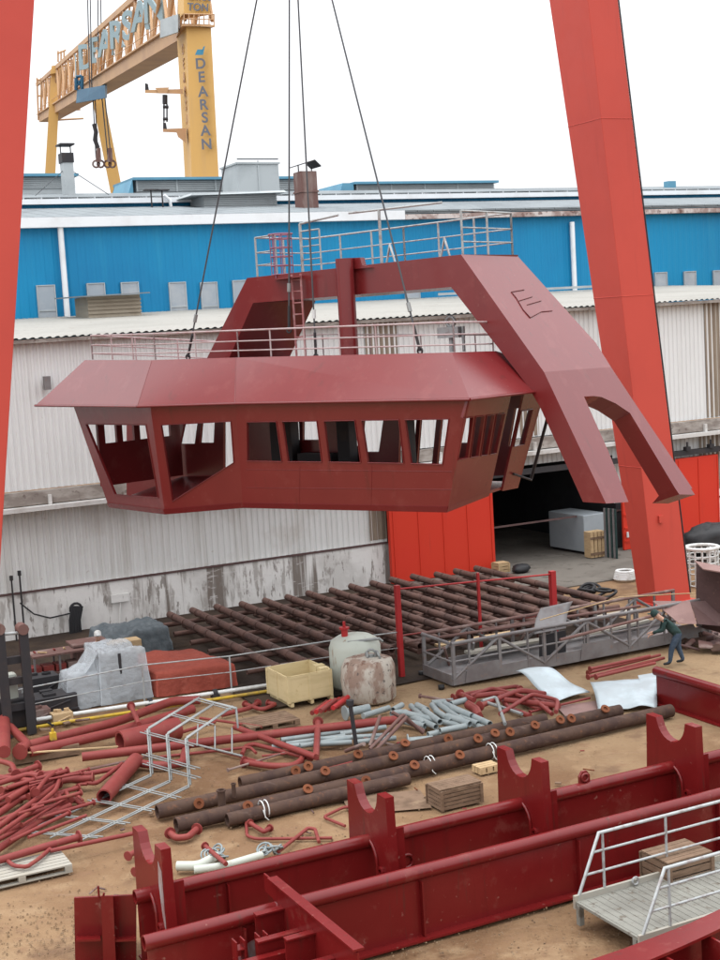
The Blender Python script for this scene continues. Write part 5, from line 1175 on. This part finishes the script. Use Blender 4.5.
bar([(131, 706), (139, 724)], .07, PR, 'red_pipe', 'short red pipe with flange leaning across the thick red pipes', 'pipe', None, flange=(1, 0), z=.6)
PILE = 'thin red pipes in the tangled pile'; LB = 'thin red pipe in the tangled pile on the dirt beside the galvanised ladder'
for k, (pts, fl, z) in enumerate([
    ([(-6, 842), (78, 798)], (0, 1), .1), ([(-6, 830), (58, 784)], (0, 1), .3), ([(-6, 817), (42, 783)], (0, 1), .2), ([(-6, 802), (50, 776)], (0, 0), .35),
    ([(-6, 794), (42, 780)], (0, 0), .15), ([(-6, 777), (46, 783), (58, 776)], (0, 1), .3), ([(-4, 836), (30, 812), (56, 790), (60, 778)], (0, 0), .4), ([(18, 818), (75, 799), (84, 805)], (0, 0), .12),
    ([(2, 779), (38, 766)], (0, 1), .2), ([(58, 779), (96, 784), (122, 764)], (1, 0), .15), ([(55, 780), (118, 768)], (0, 0), .1), ([(28, 797), (62, 780), (93, 778)], (0, 1), .25),
    ([(-5, 822), (35, 806), (52, 800)], (0, 0), .18), ([(-6, 785), (28, 774), (40, 776)], (0, 1), .4), ([(8, 800), (30, 786), (36, 792)], (0, 1), .35), ([(-6, 811), (20, 800)], (1, 1), .1), ([(10, 770), (38, 774)], (0, 1), .12),
    ([(-6, 852), (44, 818), (70, 806)], (0, 0), .1), ([(36, 792), (46, 779), (54, 773)], (1, 0), .5), ([(-5, 760), (12, 764), (16, 774)], (0, 1), .3), ([(62, 803), (57, 795)], (1, 0), .2), ([(70, 800), (66, 792)], (1, 0), .2), ([(-6, 806), (34, 795)], (0, 0), .22), ([(5, 832), (20, 826), (12, 820)], (0, 1), .15)]):
    bar(pts, .055+.015*(k % 3), PR, 'thin_red_pipe', LB, 'pipe', PILE, fl, z=z)
bar([(-6, 862), (30, 851), (79, 837)], .085, PR, 'red_pipe', 'red pipe with flanged end laid over the grey pallet', 'pipe', None, flange=(0, 1), z=.3)
bar([(50, 851), (140, 832)], .05, PR, 'red_pipe', 'slim red pipe reaching from pallet to the first saddle', 'pipe', None, z=.25)
bar([(4, 858), (14, 866), (27, 867), (40, 858), (50, 849)], .045, PR, 'red_hose', 'red hose looped down over the grey pallet', 'hose', None, z=.26)
# galvanised ladder frame: lies, rises, folds back
lf = thing('cable_ladder', 'bent galvanised ladder frame, part lying flat and part standing upright', 'ladder frame', G(150, 785))
zt = P(151, 727, G(152, 778).y).z
rails = []
for (s0, s1) in (((20, 836), (151, 776)), ((50, 838), (170, 782)), ((82, 840), (189, 787))):
    b_ = G(*s1, .12); t_ = V((b_.x, b_.y, zt)); rails.append([G(*s0, .05), b_, t_])
tops = [[G(198, 699, zt), G(236, 707, zt)], [G(213, 705, zt), None], [G(231, 708, zt), None]]
for rl, tp in zip(rails, tops):
    for off in (V(), N*.16+U*.1):
        m = MB(); path = [q+off for q in rl]+[tp[0]+off]; 
        m.tube(path, .02, 6); m.build('side_rail', steel, lf)
def rung(p0, p1, ext=.12, r=.017):
    d = (p1-p0).normalized(); m = MB(); m.tube([p0-d*ext, p1+d*ext], r, 6); m.tube([p0-d*ext+U*.12, p1+d*ext+U*.12], r, 6); m.build('rung', steel, lf)
for t in (.05, .3, .55, .8): rung(lerp(rails[0][0], rails[0][1], t), lerp(rails[2][0], rails[2][1], t), .25)
for t in (.22, .42, .9): rung(lerp(rails[0][1], rails[0][2], t), lerp(rails[2][1], rails[2][2], t), .3)
for t in (.45, .96): rung(lerp(rails[0][2], tops[0][0], t), lerp(rails[2][2], tops[2][0], t), .1)
pts = [(198, 729), (214, 733), (232, 737), (242, 756)]
m = MB(); m.tube([G(198, 745, .3), G(242, 756, .3)], .03, 6); m.tube([G(200, 699, zt), G(236, 708, zt), G(238, 728, zt*.6)], .028, 6); m.build('side_rail', steel, lf)
for x0, y0, x1, y1 in ((198, 724, 197, 746), (215, 726, 215, 750), (232, 728, 232, 754)): m = MB(); m.tube([G(x0, y0, zt*.6), G(x1, y1, .3)], .022, 6); m.build('rung', steel, lf)
# bent red bars and frame near the crate
for pts, r, fl, lab, z in (
    ([(235, 727), (280, 744), (316, 757)], .085, (0, 0), 'red pipe of the low frame, slanting from the ladder toward the rusty pipes', .25),
    ([(318, 722), (317, 740), (316, 757)], .085, (1, 0), 'short red pipe dropping from the very long red pipe', .25),
    ([(242, 754), (246, 746), (254, 744), (285, 752), (312, 759)], .06, (0, 0), 'slim red bar curling beside the low frame', .1),
    ([(244, 762), (270, 766), (293, 766), (301, 761), (303, 757)], .085, (1, 0), 'red pipe with upturned end lying in front of the low frame', .1),
    ([(245, 704), (262, 710), (276, 704), (268, 703)], .06, (1, 1), 'red flanged pipe lying by the yellow crate', .1),
    ([(222, 715), (250, 708), (258, 703)], .07, (0, 1), 'red pipe pair end behind the galvanised ladder', .1),
    ([(245, 803), (247, 836), (256, 839), (332, 838)], .035, (0, 0), 'bent red rod standing up at one end on the dirt', .04),
    ([(278, 852), (308, 828), (315, 829), (319, 842)], .04, (0, 0), 'red rod bent over like a hook behind the saddle girder', .1),
    ([(345, 826), (323, 817), (344, 807), (362, 806)], .035, (0, 0), 'red rod bent into a vee beside the second saddle', .04),
    ([(170, 833), (176, 838), (188, 837), (197, 829)], .075, (1, 1), 'red pipe elbow with a flange at either end, alone on the dirt', .1),
    ([(205, 846), (226, 864)], .05, (1, 0), 'slim red pipe with a flange leaning over the white pipes', .25),
    ([(250, 823), (264, 832), (270, 828)], .05, (1, 1), 'short rusty valve piece inside the bent red rod', .08)):
    bar(pts, r, PR, 'bent_red_bar', lab, 'pipe', None, fl, z=z)
bar([(177, 866), (198, 866), (210, 860), (216, 856)], .1, tank_white, 'white_pipe', 'white pipe with an elbow behind the saddle girder', 'pipe', None, z=.12, seg=12)
bar([(194, 870), (225, 866), (262, 855)], .085, tank_white, 'white_pipe', 'white pipe lying foremost behind the saddle girder', 'pipe', None, z=.1, seg=12)
for c in ((211, 857), (218, 855), (266, 852), (274, 850)):
    q = G(*c, .12); mb = MB()
    for k in range(5): mb.torus(q+V((random.uniform(-.12, .12), random.uniform(-.1, .1), random.uniform(-.04, .08))), V((random.uniform(-1, 1), random.uniform(-1, 1), 1)), random.uniform(.08, .16), .022, 12, 5)
    one(mb, 'wire_bundle', galv_pipe, 'small tangle of pale wire by the white pipes', 'wire', 'wire tangles by the white pipes')
for q in ((147, 868), (135, 872), (128, 856)):
    bar([q, (q[0]+14, q[1]-8)], .06, PR if q[0] != 147 else white_paint, 'pipe_offcut', 'short pipe offcut beside the first saddle', 'offcut', 'offcuts beside the first saddle', (1, 0), z=.12)
# blue grey galvanised pipes between red frame and rusty pipes
GL = 'galvanised pipes lying flat under the long red pipe'
for pts in ([(281, 740), (353, 730)], [(272, 747), (352, 742)], [(286, 744), (345, 736)], [(340, 734), (386, 727)], [(320, 739), (392, 735)], [(300, 746), (350, 738)], [(356, 742), (396, 738)]):
    bar(pts, .07, galv_pipe, 'galvanised_pipe', 'pale galvanised pipe lying flat under the long red pipe', 'pipe', GL, z=.09+random.random()*.1, hollow=True)
# short red bundle
for k in range(7):
    x = 312+k*4.2; y = 713-k*1.0
    bar([(x, y), (x+15, y-11), ], .07, fence_red if k % 2 else PR, 'short_red_pipe', 'short bright red pipe in the small bundle before the rusty block', 'pipe', 'short red pipes by the rusty block', z=.12+.1*(k % 3))
bar([(345, 713), (369, 708)], .12, galv_pipe, 'flanged_galvanised_pipe', 'thick pale pipe with flange lying by the foot of the rusty block', 'pipe', None, (1, 0), z=.2, seg=14)
bar([(363, 716), (389, 708)], .09, galv_pipe, 'galvanised_pipe', 'pale pipe lying beside the thick flanged one', 'pipe', None, z=.12)
bar([(408, 742), (433, 740)], .12, galv_pipe, 'flanged_galvanised_pipe', 'thick pale pipe with flange lying behind the long rusty pipes', 'pipe', None, (1, 0), z=.18, seg=14)
q = G(357, 751); zt2 = P(350, 703, q.y).z; mb = MB(); mb.tube([q, P(350, 703, q.y)], .055, 8); mb.tube([P(350, 705, q.y), P(350, 700, q.y)], .1, 8); one(mb, 'black_post', dark_steel, 'thin black post leaning upright among the pipes', 'post')
for pts in ([(370, 749), (403, 715)], [(376, 750), (407, 717)], [(403, 715), (423, 733)], [(380, 716), (370, 746)], [(392, 712), (412, 722), (424, 731)], [(346, 751), (364, 744)]):
    bar([(*pts[0], .1), (*pts[1], .75)] if pts[0][1] > pts[1][1] else [(*pts[0], .7), (*pts[-1], .1)], .05, chimney_rust, 'brown_strut', 'brown steel strut in the tripod-like heap behind the rusty pipes', 'strut', 'brown struts leaning together')
# pile of galvanised pipes
SG = 'short galvanised pipes in the fanned heap'
for pts in ([(432, 705), (442, 717)], [(439, 704), (464, 722)], [(445, 704), (490, 724)], [(432, 703), (453, 701)], [(451, 704), (466, 700)], [(411, 706), (426, 719)], [(417, 705), (427, 710)], [(424, 710), (440, 722)], [(391, 714), (401, 712), (439, 721)], [(393, 710), (402, 705)], [(430, 720), (464, 726)], [(447, 716), (470, 724)], [(460, 717), (478, 724)], [(440, 731), (466, 726)], [(428, 735), (447, 731)], [(474, 725), (490, 730)], [(436, 711), (452, 721)], [(405, 712), (424, 724)], [(414, 717), (436, 727)], [(452, 708), (472, 716)], [(398, 720), (425, 726)]):
    bar(pts, .085, galv_pipe, 'galvanised_pipe', 'short pale galvanised pipe in the fanned heap behind the rusty pipes', 'pipe', SG, z=.1+random.random()*.28, seg=10, hollow=True)
# red bent frames by the walkway
RF = 'bent red bars in the heap before the walkway'
for k, pts in enumerate(([(453, 697), (470, 693), (518, 686), (521, 691)], [(455, 699), (500, 693), (556, 704)], [(470, 696), (492, 688), (535, 700), (552, 714)], [(480, 706), (520, 690), (545, 694)], [(500, 714), (532, 694), (558, 700), (556, 712)], [(496, 690), (508, 708), (530, 716)], [(520, 689), (540, 698), (548, 710)], [(505, 700), (560, 706)], [(468, 702), (478, 708), (480, 714)], [(460, 694), (474, 700)], [(510, 696), (535, 708), (553, 708)])):
    bar(pts, .06+.02*(k % 2), PR, 'bent_red_bar', 'bent red bar in the heap between galvanised pipes and the walkway', 'bar', RF, (k % 3 == 0, 0), z=.1+.06*(k % 5))
bar([(482, 701), (496, 697), (505, 724)], .05, steel, 'pipe_trestle', 'pale triangular pipe frame leaning on the bent red bars', 'frame', None, z=.35)
bar([(482, 701), (522, 714)], .05, steel, 'pale_bar', 'pale straight bar under the triangular frame', 'bar', None, z=.3)
bar([(468, 705), (476, 710), (479, 717)], .12, PR, 'red_elbow', 'fat red elbow beside the fanned galvanised heap', 'pipe', None, z=.2, seg=12)
for k, pts in enumerate(([(588, 673), (660, 655)], [(588, 677), (664, 658)], [(596, 677), (655, 663)], [(590, 669), (650, 656)])):
    bar(pts, .05, PR, 'straight_red_bar', 'straight red bar in the bunch at the foot of the walkway', 'bar', 'straight red bars by the walkway', (1, 0), z=.12+.08*k)
# metal sheets
def sheet_plate(poly, m_, name, lab, th=.012):
    mb = MB(); q = [G(*p) for p in poly]; mb.slab(q, Z*th); return one(mb, name, m_, lab, 'sheet')
mb = MB(); k0, k1, k2, k3 = G(516, 671, .55), G(545, 667, .55), G(590, 692, .06), G(556, 702, .06)
mb.grid(lambda u, v: lerp(lerp(k0, k1, u), lerp(k3, k2, u), v)+Z*(.12*math.sin(v*7)*(1-v)+.05*math.sin(u*3.1)), 8, 16)
o = one(mb, 'metal_sheet', sheet, 'buckled bright metal sheet propped before the walkway', 'sheet'); so_ = o.modifiers.new('solid', 'SOLIDIFY'); so_.thickness = .012
mb = MB(); k0, k1, k2, k3 = G(590, 682, .25), G(657, 677, .3), G(657, 706, .12), G(598, 709, .1)
def sf(u, v):
    q = lerp(lerp(k0, k1, u), lerp(k3, k2, u), v); return q+Z*(.14*math.sin(v*3.14)+.05*math.sin(u*11)*(v > .5)+.04*noise.noise(V((u*4, v*4, 1))))
mb.grid(sf, 16, 10); o = one(mb, 'metal_sheet', sheet, 'bright creased metal sheet lying by the end of the cross girder', 'sheet'); so_ = o.modifiers.new('solid', 'SOLIDIFY'); so_.thickness = .012
mb = MB(); mb.slab([G(638, 676, .32), G(657, 673, .32), G(657, 680, .32), G(640, 682, .32)], Z*.02); one(mb, 'metal_sheet', sheet, 'small square metal sheet lying on the creased one', 'sheet')
mb = MB(); mb.slab([G(556, 707), G(610, 700), G(622, 712), G(570, 722)], Z*.03); one(mb, 'ground_plate', plate_brown, 'flat brown plate lying under the bright sheets', 'plate')
mb = MB(); mb.slab([G(342, 797), G(420, 790), G(432, 808), G(350, 815)], Z*.008); one(mb, 'ground_plate', wood, 'thin dull plate lying on the dirt beside the slatted crate', 'plate')

# ------------------------------------------------------------------ long grey walkway on the yard
wk = thing('walkway_section', 'long grey steel walkway section with braced rails lying before the pipe rack', 'walkway', G(550, 670))
a0, b0 = ab(G(444, 688)); b1 = ab(G(420, 675))[1]; a1 = 30.2; b0 = 35.6; b1 = b0+1.75; a0 = 20.35
m = MB(); m.boxab(a0, a1, b0, b1, .12, .2); m.boxab(a0, a1, b0-.04, b0, .08, .45); m.boxab(a0, a1, b1, b1+.04, .08, .45); m.boxab(a0-.04, a0, b0, b1, .08, .4); m.build('floor_pan', grey_steel, wk)
hw = 1.35
for b, dn in ((b0-.02, -1), (b1+.02, 1)):
    m = MB(); n = 6
    for i in range(n+1): a = a0+.05+(a1-a0-.1)*i/n; m.boxab(a-.05, a+.05, b-.04, b+.04, .2, hw)
    for i in range(n):
        x0, x1 = a0+(a1-a0)*i/n, a0+(a1-a0)*(i+1)/n; p, q = A(x0, b, .25), A(x1, b, hw-.05)
        if i % 2: p, q = A(x1, b, .25), A(x0, b, hw-.05)
        m.tube([p, q], .05, 6)
    for i in range(9):
        a = a0+.6+i*1.05; m.boxab(a-.025, a+.025, b-.03, b+.03, .2, hw)
    m.build('brace_frame', grey_steel, wk)
    m = MB(); m.tube([A(a0, b, hw), A(a1, b, hw)], .055, 8); m.tube([A(a0, b, .8), A(a1, b, .8)], .03, 8); m.build('hand_rail', grey_steel if dn < 0 else chimney_rust, wk)
m = MB(); m.tube([A(a0, b0, hw), A(a0, b1, hw)], .055, 8); m.tube([A(a0, b0, .8), A(a0, b1, .8)], .03, 6); m.build('end_rail', grey_steel, wk)
for i, (a, w_) in enumerate(((a0+.4, 1.5), (a0+4.6, 1.5), (a0+8.2, 1.2))):
    m = MB(); m.slab([A(a, b0-.05, .1), A(a+w_, b0-.05, .1), A(a+w_-.3, b0-.05, .62), A(a+.1, b0-.05, .62)], N*-.02); m.build('gusset_plate', grey_steel, wk)
for px, py in ((444, 690), (424, 676)): m = MB(); q = G(px, py); m.lathe([(0, 0), (.1, 0), (.1, .12), (0, .12)], q+N*.15, Z, 10); m.build('caster', black, wk)
# second rails and white boards behind
for k, (x0, y0, x1, y1) in enumerate(((405, 642, 560, 620), (480, 630, 640, 606), (560, 640, 660, 614))):
    bar([(x0, y0, 1.15), (x1, y1, 1.15)], .05, chimney_rust, 'brown_rail', 'brown rail running behind the grey walkway', 'rail', 'brown rails behind the walkway')
for k, (x0, y0, x1, y1) in enumerate(((440, 648, 520, 634), (470, 655, 545, 642), (560, 628, 640, 612), (575, 640, 650, 622))):
    mb = MB(); q0, q1 = G(x0, y0, .55), G(x1, y1, .55); mb.slab([q0, q1, q1+N*.35, q0+N*.35], Z*.08); one(mb, 'pale_board', wood_grey if k else wood_tan, 'pale board stacked between pipe rack and walkway', 'board', 'pale boards behind the walkway')
for k in range(9):
    x = 450+k*22; y = 668-k*5.2
    bar([(x, y, .1), (x+random.uniform(-6, 14), y-20, .9)], .04, random.choice([grey_steel, chimney_rust]), 'short_stanchion', 'short steel stanchion leaning behind the walkway rail', 'stanchion', 'stanchions behind the walkway')
mb = MB(); yq = A(25.2, b0+.1).y; k0, k1, k2, k3 = [PN(x, y, b) for x, y, b in ((534, 634, b0-.1), (566, 628, b0-.1), (573, 601, b0+.55), (541, 608, b0+.55))]
mb.grid(lambda u, v: lerp(lerp(k0, k1, u), lerp(k3, k2, u), v)+N*(.10*math.sin(v*3.1)), 6, 10); o = one(mb, 'leaning_plate', grey_steel, 'curved grey steel plate leaning on the walkway rail', 'plate'); so_ = o.modifiers.new('solid', 'SOLIDIFY'); so_.thickness = .02
mb = MB(); k = [PN(540, 636, b0+.4), PN(566, 630, b0+.4), PN(566, 660, b0+.3), PN(540, 666, b0+.3)]; mb.slab(k, N*.05); one(mb, 'dark_board', dark_steel, 'dark board standing inside the walkway below the leaning plate', 'board')

# ------------------------------------------------------------------ scrap plates beside the red leg
mb = MB(); Yp = G(676, 664).y+1.5
mb.slab([P(653, 602, Yp+1.2), P(690, 602, Yp+1.0), P(697, 624, Yp-.2), P(679, 624, Yp-.2)], V((0, .03, .03))); one(mb, 'scrap_plate', plate_brown, 'flat brown steel plate leaning out beyond the stooping worker', 'plate')
mb = MB(); Yq = Yp+1.4
def cp(u, v):
    x = 696+u*50; y0 = 563+u*9; y1 = 626+u*14; q = P(x, y0+(y1-y0)*v, Yq-1.2*math.sin(u*1.6)+v*.2); return q
mb.grid(cp, 14, 6); o = one(mb, 'scrap_shell', plate_dark, 'curved dark rusty shell plate standing at the photo edge by the red leg', 'plate'); so_ = o.modifiers.new('solid', 'SOLIDIFY'); so_.thickness = .05
mb = MB(); mb.slab([P(695, 562, Yq), P(750, 573, Yq-1.2), P(750, 578, Yq-2.4), P(703, 570, Yq-1.0)], Z*.04); one(mb, 'scrap_flange', plate_brown, 'pale brown flange along the top of the curved dark shell plate', 'plate')
mb = MB(); mb.slab([P(690, 602, Yp+1.1), P(720, 600, Yp+1.2), P(720, 626, Yp+.3), P(698, 624, Yp-.1)], V((0, .04, 0))); one(mb, 'scrap_plate', plate_dark, 'dark rusty plate between leaning brown plate and photo edge', 'plate')
for k in range(26):
    x = random.uniform(676, 725); y = random.uniform(628, 652)
    q = G(x, y, .05); mb = MB(); d = V((random.uniform(-1, 1), random.uniform(-.5, .5), random.uniform(0, .3)))*.7
    if k % 3: mb.tube([q, q+d], random.uniform(.04, .12), 7)
    else: mb.slab([q, q+d, q+d+V((.1, .5, .1)), q+V((0, .5, .05))], Z*.04)
    one(mb, 'rusty_scrap', random.choice([plate_dark, chimney_rust, rust]), 'rusty scrap piece in the low heap behind the stooping worker', 'scrap', 'rusty scrap behind the worker')
def cage(c, r, h, lab):
    o = thing('cage_basket', lab, 'basket', c, 'white steel cage baskets'); m = MB()
    for k in range(14): an = 2*math.pi*k/14; q = V(c)+V((math.cos(an)*r, math.sin(an)*r, 0)); m.tube([q, q+Z*h], .035, 6)
    m.build('upright_bars', white_paint, o)
    m = MB()
    for z in (.05, h*.35, h*.62, h*.8): m.torus(V(c)+Z*z, Z, r, .03, 22, 5)
    m.torus(V(c)+Z*h, Z, r, .075, 24, 6); m.build('hoops', white_paint, o)
cage(G(703, 585), .62, 1.5, 'white steel cage basket right beside the red leg')
cage(G(724, 582), .62, 1.3, 'white steel cage basket cut by the photo edge')
mb = MB(); c = G(712, 560); blob(mb, c+Z*.9, 1.3, .8, .7, 9, 2.4, 24, 14, .2); one(mb, 'dark_heap', black, 'dark covered heap behind the white cage baskets', 'heap')

# ------------------------------------------------------------------ things in and before the doorway
ct = thing('grey_container', 'pale grey box container on the hall floor in the dark doorway', 'container', G(568, 552))
q0, q1 = G(550, 548.5, .06), G(585, 554.5, .06); d = (q1-q0).normalized(); bk2 = V((-d.y, d.x, 0))*1.3
if bk2.y < 0: bk2 = -bk2
hC = P(550, 511, q0.y).z
m = MB(); m.hexa([q0+Z*.1, q1+Z*.1, q1+bk2+Z*.1, q0+bk2+Z*.1]+[V((q.x, q.y, hC)) for q in (q0, q1, q1+bk2, q0+bk2)]); m.build('casing', grey_box, ct, bevel=.03)
m = MB(); m.hexa([q0+bk2*.1+d*.05, q1+bk2*.1-d*.05, q1+bk2*.9-d*.05, q0+bk2*.9+d*.05]+[q+Z*.098 for q in (q0+bk2*.1+d*.05, q1+bk2*.1-d*.05, q1+bk2*.9-d*.05, q0+bk2*.9+d*.05)]); m.build('skid', dark_steel, ct)
cb = thing('timber_packing', 'brown upright timber packing case beside the grey container', 'packing case', G(595, 558))
q = G(595, 557, .04); m = MB()
for k in range(4): m.box(q+U*(-.3+.2*k)+Z*.6, (.16, .5, 1.15))
m.build('boards', wood_tan, cb)
m = MB()
for z in (.2, .9): m = MB(); m.box(q-N*.27+Z*z, (.8, .04, .1)); m.build('batten', wood, cb)
for k in range(6):
    mb = MB(); q = G(606+k*2.2, 557+k*.3, .04); mb.tube([q, q+Z*2.2], .05, 6); one(mb, 'gas_pipe', cloth_green if k % 2 else grey_steel, 'thin upright pipe standing behind the timber packing case', 'pipe', 'upright pipes inside the doorway')
mb = MB(); mb.boxab(38.55, 39.95, 51.1, 51.22, .05, 2.3)
for z in (.4, 1.0, 1.6): mb.boxab(38.6, 39.9, 51.05, 51.1, z, z+.08)
one(mb, 'red_gate', door_red, 'narrow red steel gate at the doorway beside the big red column', 'gate')
mb = MB(); q = A(38.75, 51.0, .75); mb.box(q, (.2, .06, .24)); one(mb, 'white_sign', white_paint, 'small blank white plate on the narrow red gate', 'sign')
crate(G(501, 572, .02), (U, N), (.5, .5, .4), 'small tan crate at the end of the pipe rack by the sliding door', wood_tan, 'wooden_crate', 3)
mb = MB(); q = G(521, 572, .06); blob(mb, q+Z*.15, .4, .3, .2, 3, 2.2, 16, 10, .3); one(mb, 'dark_bag', black, 'dark bag lying on the hall threshold near the tan crate', 'bag')
for k in range(9):
    mb = MB(); q = G(594+random.uniform(-13, 13), 590+random.uniform(-4, 5), .08+random.random()*.2); mb.torus(q, V((random.uniform(-.5, .5), random.uniform(-.5, .5), 1)), random.uniform(.25, .4), .06, 16, 6); one(mb, 'rubber_ring', black, 'black rubber ring in the low heap before the doorway', 'ring', 'black rings before the doorway')
mb = MB(); q = G(625, 578, .1)
for k in range(5): mb.torus(q+Z*.07*k, Z, .42-.02*k, .06, 20, 6)
one(mb, 'white_coil', white_paint, 'coil of white hose on the apron beside the big red column', 'coil')
mb = MB(); mb.tube([G(540, 620, 1.6), G(620, 597, 1.9), PN(695, 593, 36.5)], .018, 5); one(mb, 'tan_rope', wood_tan, 'thin tan rope stretched across the foot of the big red column', 'rope')
# small litter on the dirt
for k in range(70):
    px = random.uniform(0, 600); py = random.uniform(715, 900)
    if py > 860 and px > 120: continue
    q = G(px, py, .01); mb = MB(); L = random.uniform(.04, .16); an = random.uniform(0, 6.28); d = V((math.cos(an), math.sin(an), 0))
    if k % 2: mb.box(q+Z*.02, (L, L*.6, .03), (d, V((-d.y, d.x, 0)), Z))
    else: mb.tube([q+Z*.02, q+d*L*2+Z*.03], .018, 5)
    one(mb, 'scrap_bit', random.choice([rust_orange, plate_dark, wood, PR, chimney_rust]), 'tiny scrap bit lying on the brown dirt', 'scrap', 'tiny scrap bits on the dirt')

rng = random.Random(11); gv = []
for k in range(3000):
    if k < 2200: px, py = rng.uniform(-10, 600), rng.uniform(700, 955)
    else: px, py = rng.uniform(380, 730), rng.uniform(840, 958)
    if py > 905 and px < 380: px = rng.uniform(-10, 75)
    gv.append((G(px, py), rng.uniform(.006, .021)))
mb = MB()
for q, r in gv:
    z = .05*noise.noise(V((q.dot(U)*.22, q.dot(N)*.22, 0)))-.05
    j = [V((rng.uniform(.6, 1.2)*a_*r, rng.uniform(.6, 1.2)*b_*r, 0)) for a_, b_ in ((-1, -1), (1, -1), (1, 1), (-1, 1))]
    q = V((q.x, q.y, max(z, -.02))); t = q+Z*r*rng.uniform(.7, 1.3)
    mb.add([q+i for i in j]+[t+i*.55 for i in j], [(4, 5, 6, 7), (0, 1, 5, 4), (1, 2, 6, 5), (2, 3, 7, 6), (3, 0, 4, 7)])
stone = mat('gravel stones', (.19, .12, .07), .95, 0, [(3, .45, .6, (.24, .17, .11), .9), (9, .55, .65, (.09, .06, .04), .9)])
mb.build('gravel', stone, label='small stones and crumbs scattered over the brown dirt', cat='gravel', kind='stuff')

r2 = random.Random(5)
for k in range(20):
    x0, y0 = r2.uniform(-8, 40), r2.uniform(776, 842); L_ = r2.uniform(25, 60); x1 = x0+L_; y1 = y0-L_*r2.uniform(.25, .62)
    if y1 < 768: y1 = 768+r2.random()*6
    pts = [(x0, y0), (x1, y1)]
    if k % 3 == 0: pts.append((x1+r2.uniform(3, 10), y1+r2.uniform(-3, 8)))
    bar(pts, r2.uniform(.03, .06), PR, 'thin_red_pipe', LB, 'pipe', PILE, (k % 4 == 0, k % 2), z=r2.uniform(.08, .5))
for k, (pts, r) in enumerate((([(205, 748), (262, 762)], .03), ([(228, 770), (300, 748)], .03), ([(160, 757), (250, 747), (256, 753)], .04), ([(300, 776), (352, 762)], .03), ([(86, 770), (150, 756)], .035), ([(330, 765), (300, 752), (262, 756)], .03), ([(200, 718), (262, 727)], .04), ([(420, 696), (470, 704)], .04), ([(362, 726), (420, 708), (430, 712)], .04), ([(530, 712), (590, 698)], .035), ([(352, 735), (405, 748)], .035), ([(150, 742), (215, 722)], .05))):
    bar(pts, r, chimney_rust if k % 3 == 1 else PR, 'thin_bar', 'thin loose bar among the pipework in the middle of the yard', 'bar', 'thin loose bars in the yard', (k % 2, 0), z=.06+.04*(k % 4))
